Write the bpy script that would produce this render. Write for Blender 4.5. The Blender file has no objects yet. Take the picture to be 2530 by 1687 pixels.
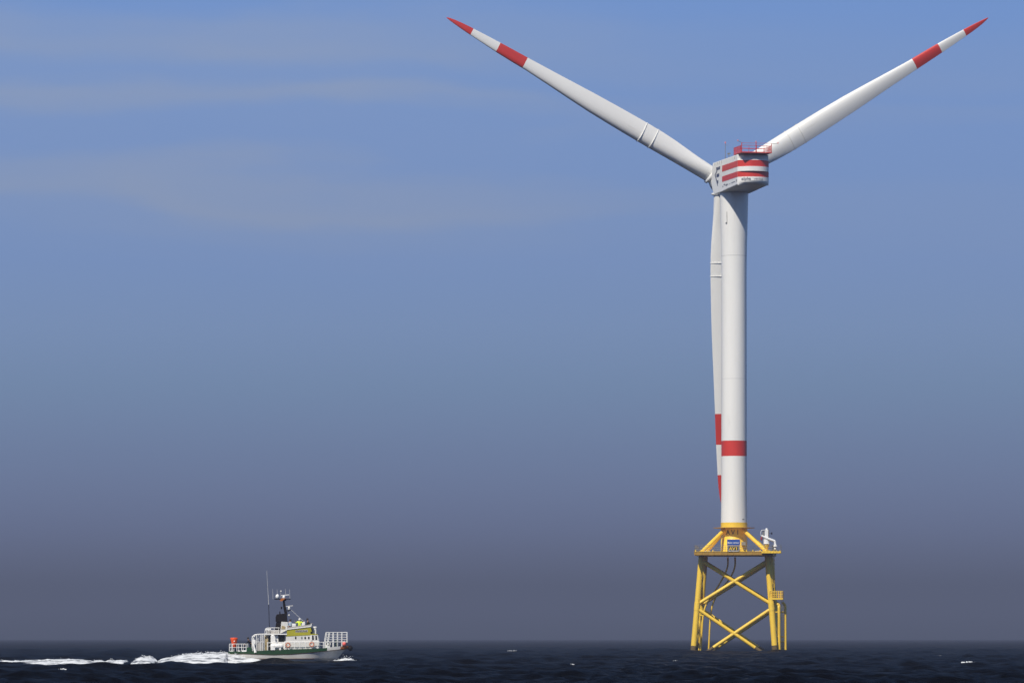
import bpy, math, random
import numpy as np
from mathutils import Vector, Matrix, noise
R = math.radians
random.seed(7)
SC = bpy.context.scene
COL = SC.collection

# ------------------------------------------------------------------ camera
CAM_H = 2.6
cd = bpy.data.cameras.new('camera')
cd.sensor_width = 36.0
cd.lens = 169.64
cd.shift_y = 0.2895
cd.clip_start = 1.0
cd.clip_end = 60000
cam = bpy.data.objects.new('camera', cd)
COL.objects.link(cam)
cam.location = (0, 0, CAM_H)
cam.rotation_euler = (R(90), 0, 0)
SC.camera = cam

# ------------------------------------------------------------------ sun, sky, exposure
SUN_EL, SUN_OFF = 48.0, 28.0          # elevation; degrees left of straight behind the camera
SC.view_settings.view_transform = 'Standard'
SC.view_settings.look = 'None'
SC.view_settings.exposure = 0.0
SC.view_settings.gamma = 1.0
SC.view_settings.use_curve_mapping = False
sd = bpy.data.lights.new('sun', 'SUN')
sd.energy = 5.0
sd.angle = R(0.5)
sd.color = (1.0, 0.94, 0.845)
sun = bpy.data.objects.new('sun', sd)
COL.objects.link(sun)
to_sun = Vector((-math.sin(R(SUN_OFF)) * math.cos(R(SUN_EL)), -math.cos(R(SUN_OFF)) * math.cos(R(SUN_EL)), math.sin(R(SUN_EL))))
sun.rotation_euler = to_sun.to_track_quat('Z', 'Y').to_euler()
sun.location = (0, -50, 100)

W = bpy.data.worlds.new('World')
SC.world = W
W.use_nodes = True
nt = W.node_tree
nt.nodes.clear()
N = nt.nodes.new
L = nt.links.new
out = N('ShaderNodeOutputWorld')
bg = N('ShaderNodeBackground')
L(bg.outputs[0], out.inputs[0])
sky = N('ShaderNodeTexSky')
sky.sky_type = 'NISHITA'
sky.sun_disc = False
sky.sun_elevation = R(SUN_EL)
sky.sun_rotation = R(180 + SUN_OFF)
sky.air_density = 1.0
sky.dust_density = 1.5
mul = N('ShaderNodeMixRGB'); mul.blend_type = 'MULTIPLY'; mul.inputs[0].default_value = 1
SKY_S = 0.06
mul.inputs[2].default_value = (SKY_S, SKY_S, SKY_S, 1)
L(sky.outputs[0], mul.inputs[1])
tc = N('ShaderNodeTexCoord')
sep = N('ShaderNodeSeparateXYZ')
L(tc.outputs['Generated'], sep.inputs[0])
mr = N('ShaderNodeMapRange'); mr.inputs['From Min'].default_value = 0.0; mr.inputs['From Max'].default_value = 0.16
L(sep.outputs['Z'], mr.inputs['Value'])
ramp = N('ShaderNodeValToRGB')
def lin(c):
    return tuple(((x / 255) / 12.92 if x / 255 <= .04045 else ((x / 255 + .055) / 1.055) ** 2.4) for x in c) + (1,)
# what the low sky should look like through the sea haze, thinned back to the sky behind that haze
HAZE_RGB, HAZE_TAU = lin((87, 94, 115)), 2.5e-4 * 137.4
def behind(z, c):
    T = math.exp(-HAZE_TAU / max(z, .011))
    return tuple(max(.02, (a - (1 - T) * h) / T) for a, h in zip(lin(c)[:3], HAZE_RGB)) + (1,)
SKY_STOPS = [(0.0, (87, 94, 115)), (0.0051, (90, 97, 119)), (0.0219, (100, 110, 138)), (0.0387, (109, 125, 157)), (0.0520, (114, 135, 168)), (0.0638, (119, 141, 178)),
             (0.078, (119, 143, 186)), (0.092, (119, 145, 191)), (0.105, (118, 146, 195)), (0.1187, (117, 147, 198)), (0.132, (114, 147, 202)), (0.16, (108, 146, 206))]
SKY_STOPS = [(z / .16, behind(z, c)) for z, c in SKY_STOPS]
els = ramp.color_ramp.elements
els[0].position, els[0].color = SKY_STOPS[0]
els[1].position, els[1].color = SKY_STOPS[-1]
for p, c in SKY_STOPS[1:-1]:
    e = els.new(p); e.color = c
L(mr.outputs[0], ramp.inputs[0])
# faint stretched cirrus: three long streaks lying one above the other, torn by noise and thinning towards the right
mp = N('ShaderNodeMapping'); mp.inputs['Scale'].default_value = (7, 7, 34); mp.inputs['Rotation'].default_value = (0, R(-1.5), 0)
mp.inputs['Location'].default_value = (2.3, 0.4, 0.55)
L(tc.outputs['Generated'], mp.inputs[0])
nz = N('ShaderNodeTexNoise'); nz.inputs['Scale'].default_value = 1.6; nz.inputs['Detail'].default_value = 5; nz.inputs['Roughness'].default_value = .5
L(mp.outputs[0], nz.inputs['Vector'])
wob = N('ShaderNodeMath'); wob.operation = 'MULTIPLY_ADD'; wob.inputs[1].default_value = .024
L(nz.outputs['Fac'], wob.inputs[0])   # centred below by the ramp's own offset
slope = N('ShaderNodeMath'); slope.operation = 'MULTIPLY_ADD'; slope.inputs[1].default_value = .035
L(sep.outputs['X'], slope.inputs[0]); L(sep.outputs['Z'], slope.inputs[2]); L(slope.outputs[0], wob.inputs[2])
zr = N('ShaderNodeMapRange'); zr.inputs['From Min'].default_value = .082; zr.inputs['From Max'].default_value = .152
L(wob.outputs[0], zr.inputs['Value'])
band = N('ShaderNodeValToRGB'); be = band.color_ramp.elements; band.color_ramp.interpolation = 'EASE'
be[0].position = 0.0; be[0].color = (0, 0, 0, 1); be[1].position = 1.0; be[1].color = (0, 0, 0, 1)
for zz, vv in ((.091, .10), (.098, .35), (.1035, .95), (.1075, .8), (.1135, .2), (.1195, .25), (.1250, .95), (.1290, .35), (.134, .9), (.139, .7), (.1475, .05)):
    e = be.new((zz - .085) / .07); e.color = (vv, vv, vv, 1)
L(zr.outputs[0], band.inputs[0])
mp2 = N('ShaderNodeMapping'); mp2.inputs['Scale'].default_value = (12, 12, 30); mp2.inputs['Location'].default_value = (5.1, 1.3, 2.2)
L(tc.outputs['Generated'], mp2.inputs[0])
nz2 = N('ShaderNodeTexNoise'); nz2.inputs['Scale'].default_value = 1.0; nz2.inputs['Detail'].default_value = 4
L(mp2.outputs[0], nz2.inputs['Vector'])
cr = N('ShaderNodeMapRange'); cr.inputs['From Min'].default_value = .32; cr.inputs['From Max'].default_value = .62
cr.inputs['To Min'].default_value = .45; cr.inputs['To Max'].default_value = 1.0
L(nz2.outputs['Fac'], cr.inputs['Value'])
sx = N('ShaderNodeMapRange'); sx.interpolation_type = 'SMOOTHSTEP'
sx.inputs['From Min'].default_value = .085; sx.inputs['From Max'].default_value = -.05
sx.inputs['To Min'].default_value = .25; sx.inputs['To Max'].default_value = .95
L(sep.outputs['X'], sx.inputs['Value'])
m1 = N('ShaderNodeMath'); m1.operation = 'MULTIPLY'; L(cr.outputs[0], m1.inputs[0]); L(sx.outputs[0], m1.inputs[1])
m2 = N('ShaderNodeMath'); m2.operation = 'MULTIPLY'; L(m1.outputs[0], m2.inputs[0]); L(band.outputs[0], m2.inputs[1])
cl = N('ShaderNodeMixRGB'); cl.inputs[2].default_value = behind(.1, (137, 153, 184))
L(m2.outputs[0], cl.inputs[0]); L(ramp.outputs[0], cl.inputs[1])
hi = N('ShaderNodeMapRange'); hi.interpolation_type = 'SMOOTHSTEP'
hi.inputs['From Min'].default_value = .25; hi.inputs['From Max'].default_value = .8
L(sep.outputs['Z'], hi.inputs['Value'])
fin = N('ShaderNodeMixRGB')
L(hi.outputs[0], fin.inputs[0]); L(cl.outputs[0], fin.inputs[1]); L(mul.outputs[0], fin.inputs[2])
L(fin.outputs[0], bg.inputs[0])
bg.inputs[1].default_value = 1.0

# ------------------------------------------------------------------ materials
def mat(name, col, rough=.5, var=.12, scale=1.5, stretch=(1, 1, 1), bump=0.0, metal=0.0, spec=.5, dark=None, stain=None):
    m = bpy.data.materials.new(name); m.use_nodes = True
    t = m.node_tree; p = t.nodes['Principled BSDF']
    p.inputs['Roughness'].default_value = rough
    p.inputs['Metallic'].default_value = metal
    p.inputs['Specular IOR Level'].default_value = spec
    c = t.nodes.new('ShaderNodeTexCoord'); mpp = t.nodes.new('ShaderNodeMapping')
    mpp.inputs['Scale'].default_value = stretch
    t.links.new(c.outputs['Object'], mpp.inputs[0])
    n = t.nodes.new('ShaderNodeTexNoise'); n.inputs['Scale'].default_value = scale; n.inputs['Detail'].default_value = 6
    n.inputs['Roughness'].default_value = .6
    t.links.new(mpp.outputs[0], n.inputs['Vector'])
    rg = t.nodes.new('ShaderNodeMapRange'); rg.inputs['From Min'].default_value = .35; rg.inputs['From Max'].default_value = .75
    t.links.new(n.outputs['Fac'], rg.inputs['Value'])
    mx = t.nodes.new('ShaderNodeMixRGB')
    d = dark or tuple(x * (1 - var) for x in col)
    mx.inputs[1].default_value = (*col, 1); mx.inputs[2].default_value = (*d, 1)
    t.links.new(rg.outputs[0], mx.inputs[0])
    last = mx
    if stain:                                # runs and patches of wear: (colour, scale, stretch, threshold, strength)
        sc_, ss, st_, thr, amt = stain
        m2_ = t.nodes.new('ShaderNodeMapping'); m2_.inputs['Scale'].default_value = st_; m2_.inputs['Location'].default_value = (3.7, 1.9, 5.3)
        t.links.new(c.outputs['Object'], m2_.inputs[0])
        n2 = t.nodes.new('ShaderNodeTexNoise'); n2.inputs['Scale'].default_value = ss; n2.inputs['Detail'].default_value = 7; n2.inputs['Roughness'].default_value = .65
        t.links.new(m2_.outputs[0], n2.inputs['Vector'])
        r2 = t.nodes.new('ShaderNodeMapRange'); r2.inputs['From Min'].default_value = thr; r2.inputs['From Max'].default_value = thr + .14; r2.inputs['To Max'].default_value = amt
        t.links.new(n2.outputs['Fac'], r2.inputs['Value'])
        mx2 = t.nodes.new('ShaderNodeMixRGB'); mx2.inputs[2].default_value = (*sc_, 1)
        t.links.new(r2.outputs[0], mx2.inputs[0]); t.links.new(mx.outputs[0], mx2.inputs[1]); last = mx2
    t.links.new(last.outputs[0], p.inputs['Base Color'])
    if bump:
        b = t.nodes.new('ShaderNodeBump'); b.inputs['Strength'].default_value = bump; b.inputs['Distance'].default_value = .05
        t.links.new(n.outputs['Fac'], b.inputs['Height']); t.links.new(b.outputs[0], p.inputs['Normal'])
    return m

M = {}
M['white'] = mat('turbine_white', (.86, .85, .80), .38, .08, .35, (1, 1, .12), 0, stain=((.50, .47, .40), .9, (1, 1, .10), .60, .35))
M['red'] = mat('signal_red', (.64, .040, .022), .42, .18, .6, (1, 1, .3))
M['yellow'] = mat('jacket_yellow', (.93, .61, .050), .45, .14, .8, (1, 1, .25), stain=((.36, .17, .03), 1.3, (1, 1, .22), .60, .6))
M['growth'] = mat('marine_growth', (.055, .042, .020), .8, .6, 6, bump=.4, dark=(.22, .14, .03))
M['deckedge'] = mat('deck_edge_yellow', (.42, .24, .03), .55, .3, 1.2)
M['grating'] = mat('deck_grating', (.12, .09, .04), .7, .3, 4)
M['galv'] = mat('galvanised_steel', (.26, .26, .25), .5, .3, 5, metal=.3)
M['ventus'] = mat('mid_grey_lettering', (.27, .27, .29), .5, .1)
M['black'] = mat('black_lettering', (.03, .03, .035), .5, .1)
M['greytext'] = mat('grey_lettering', (.16, .16, .19), .5, .1)
M['bluegrey'] = mat('slate_emblem', (.05, .065, .13), .5, .1)
M['blue'] = mat('sign_blue', (.025, .085, .36), .4, .12, 2)
M['offwhite'] = mat('crane_white', (.82, .82, .80), .35, .08, 2)
M['darkred'] = mat('dark_red_paint', (.32, .04, .04), .5, .2, 3)
M['joint'] = mat('tower_joint', (.56, .56, .53), .5, .2, 1)
M['lamp'] = mat('lamp_glass_red', (.75, .22, .22), .3, .1)
M['bwhite'] = mat('boat_white', (.84, .83, .79), .35, .10, 2.2, (1, 1, .3), stain=((.42, .34, .22), 2.5, (1, 1, .3), .62, .5))
M['hull'] = mat('hull_white', (.70, .69, .65), .32, .22, 1.0, (.4, 1, 1.6), dark=(.50, .47, .40), stain=((.30, .20, .10), 1.6, (.8, 1, 1.2), .62, .5))
M['rust'] = mat('rubbing_strip', (.13, .07, .035), .6, .4, 5)
M['bgreen'] = mat('hull_green', (.006, .042, .011), .6, .35, 3, spec=.2)
M['dgreen'] = mat('deck_green', (.012, .065, .026), .65, .3, 4, spec=.2)
M['antifoul'] = mat('antifouling_red', (.10, .02, .015), .6, .3, 4)
M['orange'] = mat('signal_orange', (.80, .085, .008), .42, .2, 3)
M['brownorange'] = mat('panel_orange', (.42, .12, .01), .5, .3, 3)
M['lime'] = mat('wheelhouse_yellow', (.39, .36, .018), .45, .18, 3)
M['greyp'] = mat('grey_paint', (.42, .40, .37), .5, .2, 3)
M['paleg'] = mat('pale_grey_paint', (.68, .67, .63), .45, .15, 2)
M['dark'] = mat('mast_black', (.008, .005, .004), .6, .3, 3, spec=.15)
M['glass'] = mat('dark_window_glass', (.012, .014, .012), .08, .2, 2)
M['paneglass'] = mat('pale_window_glass', (.22, .25, .26), .1, .2, 2)
M['beige'] = mat('beige_panel', (.40, .31, .16), .6, .3, 3)
M['pink'] = mat('buoy_pink', (.85, .14, .11), .45, .15, 3)
M['coral'] = mat('lifebuoy_coral', (.60, .22, .13), .5, .2, 4)
M['rubber'] = mat('black_rubber', (.010, .008, .009), .7, .3, 4, spec=.2)
M['hivis'] = mat('hi_vis_yellow', (.72, .86, .06), .75, .12, 9)
M['darkcloth'] = mat('dark_clothing', (.022, .020, .022), .85, .3, 9, spec=.1)
M['olive'] = mat('dark_olive_clothing', (.030, .034, .018), .85, .3, 9, spec=.1)
M['paleblue'] = mat('pale_blue_shirt', (.42, .52, .62), .8, .12, 9)
M['skin'] = mat('skin', (.52, .30, .21), .5, .12, 9)
M['hairw'] = mat('pale_cap', (.72, .70, .66), .8, .1, 9)
M['haird'] = mat('dark_hair', (.02, .015, .012), .6, .2, 9)
M['trousers'] = mat('dark_trousers', (.03, .035, .05), .85, .2, 9, spec=.1)
M['eye'] = mat('eye_dark', (.03, .02, .015), .3, .1)
M['rope'] = mat('white_rope', (.62, .60, .52), .8, .3, 12)

# ------------------------------------------------------------------ mesh builder
class MB:
    def __init__(s): s.v = []; s.f = []; s.mi = []; s.sm = []
    def add(s, V, F, mi=0, smooth=False):
        o = len(s.v)
        s.v += [tuple(p) for p in V]
        for k, f in enumerate(F):
            s.f.append([i + o for i in f]); s.mi.append(mi[k] if isinstance(mi, list) else mi); s.sm.append(smooth)
    def box(s, x0, x1, y0, y1, z0, z1, mi=0):
        V = [(x, y, z) for z in (z0, z1) for y in (y0, y1) for x in (x0, x1)]
        s.add(V, [(0, 2, 3, 1), (4, 5, 7, 6), (0, 1, 5, 4), (1, 3, 7, 5), (3, 2, 6, 7), (2, 0, 4, 6)], mi)
    def prism(s, pts, y0, y1, mi=0):          # outline in xz pushed along y
        n = len(pts)
        V = [(x, y0, z) for x, z in pts] + [(x, y1, z) for x, z in pts]
        s.add(V, [list(range(n)), list(range(2 * n - 1, n - 1, -1))] + [(i, i + n, (i + 1) % n + n, (i + 1) % n) for i in range(n)], mi)
    def path(s, P, r, n=10, mi=0, caps=True):
        P = [Vector(p) for p in P]
        rr = r if isinstance(r, (list, tuple)) else [r] * len(P)
        d0 = (P[1] - P[0]).normalized()
        up = Vector((0, 0, 1)) if abs(d0.z) < .9 else Vector((1, 0, 0))
        u = d0.cross(up).normalized()
        V = []
        for i, p in enumerate(P):
            if i == 0: d = P[1] - P[0]
            elif i == len(P) - 1: d = P[-1] - P[-2]
            else: d = (P[i] - P[i - 1]).normalized() + (P[i + 1] - P[i]).normalized()
            d.normalize()
            u = (u - d * u.dot(d)).normalized(); w = d.cross(u)
            for k in range(n):
                a = 2 * math.pi * k / n
                V.append(p + (u * math.cos(a) + w * math.sin(a)) * rr[i])
        F = [(i * n + k, i * n + (k + 1) % n, (i + 1) * n + (k + 1) % n, (i + 1) * n + k) for i in range(len(P) - 1) for k in range(n)]
        s.add(V, F, mi, True)
        if caps:
            s.add(V[:n], [list(range(n - 1, -1, -1))], mi); s.add(V[-n:], [list(range(n))], mi)
    def lathe(s, prof, n=24, mi=0, mtx=None, smooth=True):   # prof: (r, z) or (r, z, material of the band above)
        V = []; F = []; mis = []
        for q in prof:
            for k in range(n):
                a = 2 * math.pi * k / n
                p = Vector((q[0] * math.cos(a), q[0] * math.sin(a), q[1]))
                V.append(mtx @ p if mtx else p)
        for i in range(len(prof) - 1):
            for k in range(n):
                F.append((i * n + k, i * n + (k + 1) % n, (i + 1) * n + (k + 1) % n, (i + 1) * n + k))
                mis.append(prof[i][2] if len(prof[i]) > 2 else mi)
        s.add(V, F, mis, smooth)
        if prof[0][0] > 1e-4: s.add(V[:n], [list(range(n - 1, -1, -1))], mis[0])
        if prof[-1][0] > 1e-4: s.add(V[-n:], [list(range(n))], mis[-1])
    def ball(s, c, rx, ry=None, rz=None, mi=0, n=16):
        ry = ry or rx; rz = rz or rx
        pr = [(math.sin(math.pi * i / 10) if 0 < i < 10 else 1e-5, -math.cos(math.pi * i / 10)) for i in range(11)]
        s.lathe(pr, n, mi, Matrix.Translation(c) @ Matrix.Diagonal((rx, ry, rz, 1)))
    def torus(s, c, R0, r, axis='Y', n=28, m=10, mi=0):
        P = []
        for k in range(n):
            a = 2 * math.pi * k / n
            P.append((c[0] + R0 * math.cos(a), c[1], c[2] + R0 * math.sin(a)) if axis == 'Y' else (c[0] + R0 * math.cos(a), c[1] + R0 * math.sin(a), c[2]))
        V = []
        for k in range(n):
            a = 2 * math.pi * k / n
            e = Vector((math.cos(a), 0, math.sin(a))) if axis == 'Y' else Vector((math.cos(a), math.sin(a), 0))
            h = Vector((0, 1, 0)) if axis == 'Y' else Vector((0, 0, 1))
            for j in range(m):
                b = 2 * math.pi * j / m
                V.append(Vector(P[k]) + e * r * math.cos(b) + h * r * math.sin(b))
        s.add(V, [(k * m + j, ((k + 1) % n) * m + j, ((k + 1) % n) * m + (j + 1) % m, k * m + (j + 1) % m) for k in range(n) for j in range(m)], mi, True)
    def build(s, name, mats, parent=None, bevel=0, mtx=None):
        me = bpy.data.meshes.new(name)
        me.from_pydata(s.v, [], s.f)
        for m in (mats if isinstance(mats, (list, tuple)) else [mats]): me.materials.append(m)
        me.polygons.foreach_set('material_index', s.mi)
        me.polygons.foreach_set('use_smooth', s.sm)
        me.update()
        import bmesh
        b = bmesh.new(); b.from_mesh(me); bmesh.ops.recalc_face_normals(b, faces=b.faces); b.to_mesh(me); b.free()
        o = bpy.data.objects.new(name, me); COL.objects.link(o)
        if parent: o.parent = parent
        if mtx: o.matrix_local = mtx
        if bevel:
            md = o.modifiers.new('bevel', 'BEVEL'); md.width = bevel; md.segments = 2; md.limit_method = 'ANGLE'
        return o

def tag(o, label, cat, group=None):
    o['label'] = label; o['category'] = cat
    if group: o['group'] = group
    return o
def thing(name, label, cat, loc, rotz=0, group=None):
    o = bpy.data.objects.new(name, None); COL.objects.link(o)
    o.empty_display_size = .2
    o.location = loc; o.rotation_euler = (0, 0, rotz)
    return tag(o, label, cat, group)
def tube(a, b, r, r2=None, n=12):
    m = MB(); m.path([a, b], [r, r if r2 is None else r2], n); return m
def text_mesh(s, size, bold=0.0, extrude=.01):
    c = bpy.data.curves.new('lettering', 'FONT'); c.body = s; c.size = size; c.extrude = extrude; c.offset = bold
    c.align_x = 'CENTER'; c.resolution_u = 3
    o = bpy.data.objects.new('lettering', c); COL.objects.link(o)
    dg = bpy.context.evaluated_depsgraph_get()
    me = bpy.data.meshes.new_from_object(o.evaluated_get(dg))
    bpy.data.objects.remove(o); bpy.data.curves.remove(c)
    V = [v.co.copy() for v in me.vertices]; F = [list(p.vertices) for p in me.polygons]
    bpy.data.meshes.remove(me)
    return V, F

# ------------------------------------------------------------------ where the things stand
TX, TY = 43.26, 940.0
BX, BY = -31.0, 529.0        # stern of the boat on its centre line

# ------------------------------------------------------------------ sea
rng = np.random.default_rng(11)
NW = 84
lam = np.exp(rng.uniform(np.log(.95), np.log(34), NW)); lam.sort()
k_ = 2 * np.pi / lam
th = rng.normal(R(-62), R(34), NW)
amp = 0.0125 * lam ** 0.55
amp *= .23 / np.sqrt((amp ** 2).sum() / 2)
ph = rng.uniform(0, 2 * np.pi, NW)
def local_calm(x, y):
    """flattens the sea round the hull and wake, and opens the trough in front of the wake"""
    g = np.exp(-(((x + 27) / 13) ** 2 + ((y - 529) / 8) ** 2))
    gy = np.exp(-(np.where(y < 514, (y - 514) / 48, (y - 514) / 9)) ** 2)
    tr = -.78 * np.exp(-np.abs((x + 35) / 8.5) ** 3) * gy - .50 * np.exp(-np.abs((x + 51) / 10) ** 4) * gy - .25 * np.exp(-((x + 18) / 7) ** 2) * gy
    tr += .72 * np.exp(-((x + 26.0) / 2.3) ** 2 - ((y - 524.2) / 2.2) ** 2)
    tr += .25 * np.exp(-((x + 29.6) / 1.2) ** 2 - ((y - 523.2) / 2.0) ** 2)
    return 1 - .72 * g - .40 * np.exp(-np.abs((x + 40) / 18) ** 4) * gy, tr
def sea(x, y, sp):
    z = np.zeros_like(x); dx = np.zeros_like(x); dy = np.zeros_like(x)
    for i in range(NW):
        f = np.clip((lam[i] / sp - 2.2) / 2.5, 0, 1)
        a = amp[i] * f
        p = k_[i] * (x * math.cos(th[i]) + y * math.sin(th[i])) + ph[i]
        z += a * np.cos(p); s_ = a * np.sin(p) * .8
        dx -= s_ * math.cos(th[i]); dy -= s_ * math.sin(th[i])
    c, tr = local_calm(x, y)
    return z * c + tr, dx * c, dy * c
def build_sea():
    rr = np.concatenate([[1.5], np.geomspace(3, 150, 60)[:-1], np.geomspace(150, 1250, 1700)[:-1], np.geomspace(1250, 11800, 130)])
    a0 = R(10.5)
    ang = np.concatenate([np.linspace(-a0, a0, 640), np.linspace(a0, 2 * np.pi - a0, 90)[1:-1]])
    dr = np.gradient(rr); da = np.full(len(ang), 2 * a0 / 640); da[640:] = .066
    RR, AA = np.meshgrid(rr, ang, indexing='ij')
    SP = np.maximum(np.repeat(dr[:, None], len(ang), 1) * .8, RR * da[None, :])
    X = RR * np.sin(AA); Y = RR * np.cos(AA)
    Z, DX, DY = sea(X, Y, SP)
    fade = np.clip((1700 - RR) / 900, 0, 1)
    Z *= fade
    V = np.stack([X + DX * fade, Y + DY * fade, Z], -1).reshape(-1, 3)
    nr, na = RR.shape
    idx = np.arange(nr * na).reshape(nr, na)
    nx = np.roll(idx, -1, axis=1)
    F = np.stack([idx[:-1], idx[1:], nx[1:], nx[:-1]], -1).reshape(-1, 4)
    F = F[:, ::-1]
    me = bpy.data.meshes.new('sea')
    me.vertices.add(len(V)); me.vertices.foreach_set('co', V.astype(np.float32).ravel())
    me.loops.add(F.size); me.loops.foreach_set('vertex_index', F.astype(np.int32).ravel())
    me.polygons.add(len(F)); me.polygons.foreach_set('loop_start', np.arange(0, F.size, 4, dtype=np.int32))
    me.polygons.foreach_set('loop_total', np.full(len(F), 4, dtype=np.int32))
    me.polygons.foreach_set('use_smooth', np.ones(len(F), dtype=bool))
    me.update(calc_edges=True); me.validate()
    m = bpy.data.materials.new('sea_water'); m.use_nodes = True
    t = m.node_tree; p = t.nodes['Principled BSDF']
    p.inputs['Base Color'].default_value = (.0015, .0018, .004, 1)
    p.inputs['Roughness'].default_value = .08
    p.inputs['IOR'].default_value = 1.33
    p.inputs['Specular IOR Level'].default_value = .12
    g = t.nodes.new('ShaderNodeNewGeometry')
    mpp = t.nodes.new('ShaderNodeMapping'); mpp.inputs['Rotation'].default_value = (0, 0, R(25)); mpp.inputs['Scale'].default_value = (1, 1.8, 1)
    t.links.new(g.outputs['Position'], mpp.inputs[0])
    n1 = t.nodes.new('ShaderNodeTexNoise'); n1.inputs['Scale'].default_value = .55; n1.inputs['Detail'].default_value = 7; n1.inputs['Roughness'].default_value = .62
    t.links.new(mpp.outputs[0], n1.inputs['Vector'])
    b = t.nodes.new('ShaderNodeBump'); b.inputs['Strength'].default_value = 1.0; b.inputs['Distance'].default_value = .22
    t.links.new(n1.outputs['Fac'], b.inputs['Height']); t.links.new(b.outputs[0], p.inputs['Normal'])
    df = t.nodes.new('ShaderNodeBsdfDiffuse'); df.inputs[0].default_value = (.0005, .0006, .0012, 1)
    t.links.new(b.outputs[0], df.inputs['Normal'])
    ms_ = t.nodes.new('ShaderNodeMixShader'); ms_.inputs[0].default_value = .17
    t.links.new(df.outputs[0], ms_.inputs[1]); t.links.new(p.outputs[0], ms_.inputs[2])
    t.links.new(ms_.outputs[0], t.nodes['Material Output'].inputs['Surface'])
    me.materials.append(m)
    o = bpy.data.objects.new('sea', me); COL.objects.link(o)
    o['kind'] = 'structure'
build_sea()

# ------------------------------------------------------------------ foam
def foam_material():
    m = bpy.data.materials.new('sea_foam'); m.use_nodes = True
    t = m.node_tree; p = t.nodes['Principled BSDF']; p.inputs['Roughness'].default_value = .7
    g = t.nodes.new('ShaderNodeNewGeometry')
    mpp = t.nodes.new('ShaderNodeMapping'); mpp.inputs['Scale'].default_value = (.45, .8, 2.4); mpp.inputs['Rotation'].default_value = (0, R(-14), 0)
    t.links.new(g.outputs['Position'], mpp.inputs[0])
    n = t.nodes.new('ShaderNodeTexNoise'); n.inputs['Scale'].default_value = 1.3; n.inputs['Detail'].default_value = 7; n.inputs['Roughness'].default_value = .62
    t.links.new(mpp.outputs[0], n.inputs['Vector'])
    r = t.nodes.new('ShaderNodeValToRGB')
    r.color_ramp.elements[0].position = .36; r.color_ramp.elements[0].color = (.05, .06, .075, 1)
    r.color_ramp.elements[1].position = .54; r.color_ramp.elements[1].color = (.74, .76, .77, 1)
    t.links.new(n.outputs['Fac'], r.inputs[0]); t.links.new(r.outputs[0], p.inputs['Base Color'])
    b = t.nodes.new('ShaderNodeBump'); b.inputs['Strength'].default_value = .6; b.inputs['Distance'].default_value = .25
    t.links.new(n.outputs['Fac'], b.inputs['Height']); t.links.new(b.outputs[0], p.inputs['Normal'])
    return m
FOAM = foam_material()
def foam_sheet(name, x0, x1, nx, y0, y1, ny, zf, label=None):
    V = []; F = []
    for i in range(nx + 1):
        for j in range(ny + 1):
            x = x0 + (x1 - x0) * i / nx; y = y0 + (y1 - y0) * j / ny
            V.append((x, y, zf(x, y)))
    for i in range(nx):
        for j in range(ny):
            a = i * (ny + 1) + j
            if max(V[q][2] for q in (a, a + 1, a + ny + 1, a + ny + 2)) < -1.3: continue
            F.append((a, a + ny + 1, a + ny + 2, a + 1))
    m = MB(); m.add(V, F, 0, True)
    o = m.build(name, FOAM); o['kind'] = 'stuff'
    return o
def interp(x, T):
    if x <= T[0][0]: return T[0][1]
    for (a, p), (b, q) in zip(T, T[1:]):
        if x <= b: return p + (q - p) * (x - a) / (b - a)
    return T[-1][1]
WK = [(-82, .0), (-62, .10), (-54, .20), (-51, .28), (-47.5, .28), (-45.6, .14), (-44.3, .14), (-43.9, .42), (-43.4, .26), (-42.2, .2), (-41.6, -.62), (-41.2, .18),
      (-40.2, .6), (-39.4, .55), (-38.7, .10), (-38.2, .36), (-36.6, .72), (-34.8, .96), (-32.9, 1.06), (-31.2, .98), (-29.5, .62), (-27.8, .3), (-26.2, -.2), (-25, -.9)]
def wake_z(x, y):
    top = interp(x, WK)
    yc = 528.0 + (.0 if x < -31 else -(x + 31) * .62)
    w = 4.5 if x < -31 else max(1.0, 2.6 - (x + 31) * .32)
    u = (y - yc) / w
    s = math.exp(-u * u) if u > 0 else math.exp(-(u * .52) ** 2)
    nzv = noise.fractal(Vector((x * .9, y * .5, 3.1)), .9, 2.1, 5) * .16 + noise.fractal(Vector((x * .3, y * .2, 9.1)), 1, 2, 3) * .14
    edge = max(0, abs(u) - 2.6)
    return (top + .9) * s - .9 + nzv * (.35 + .65 * s) - edge * 1.5
def spray(o, n, fn):
    """drops thrown up from the foam, kept in the foam's own mesh"""
    import bmesh
    b = bmesh.new(); b.from_mesh(o.data)
    rs = random.Random(5)
    for _ in range(n):
        x, y, z, r = fn(rs)
        bmesh.ops.create_icosphere(b, subdivisions=1, radius=r, matrix=Matrix.Translation((x, y, z)) @ Matrix.Diagonal((1.5, 1, .8, 1)))
    b.to_mesh(o.data); b.free()
def wake_drop(rs):
    x = rs.choice([rs.gauss(-33, 2.2), rs.uniform(-56, -30), rs.gauss(-40.2, .7), rs.gauss(-29.5, 1.5)]); y = 527.5 + rs.gauss(0, 1.6) - (0 if x < -31 else (x + 31) * .62)
    return x, y, wake_z(x, y) + abs(rs.gauss(0, .09)), rs.uniform(.015, .06)
spray(foam_sheet('wake_foam', -82, -24.6, 460, 508, 536, 112, wake_z), 260, wake_drop)
def bow_z(x, y):
    lx = x - BX
    yc = 529 - 1.15 - max(0, (12.4 - lx)) * .34
    u = (y - yc) / .75
    top = interp(lx, [(9.2, -.4), (10.6, .05), (11.4, .16), (12.4, .40), (13.2, .34), (13.9, .1), (14.6, -.6)])
    nzv = noise.fractal(Vector((x * 2.2, y * 1.6, 7.7)), .9, 2.1, 4) * .12
    return (top + .5) * math.exp(-u * u) - .5 + nzv - max(0, abs(u) - 1.8) * 1.5
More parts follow.
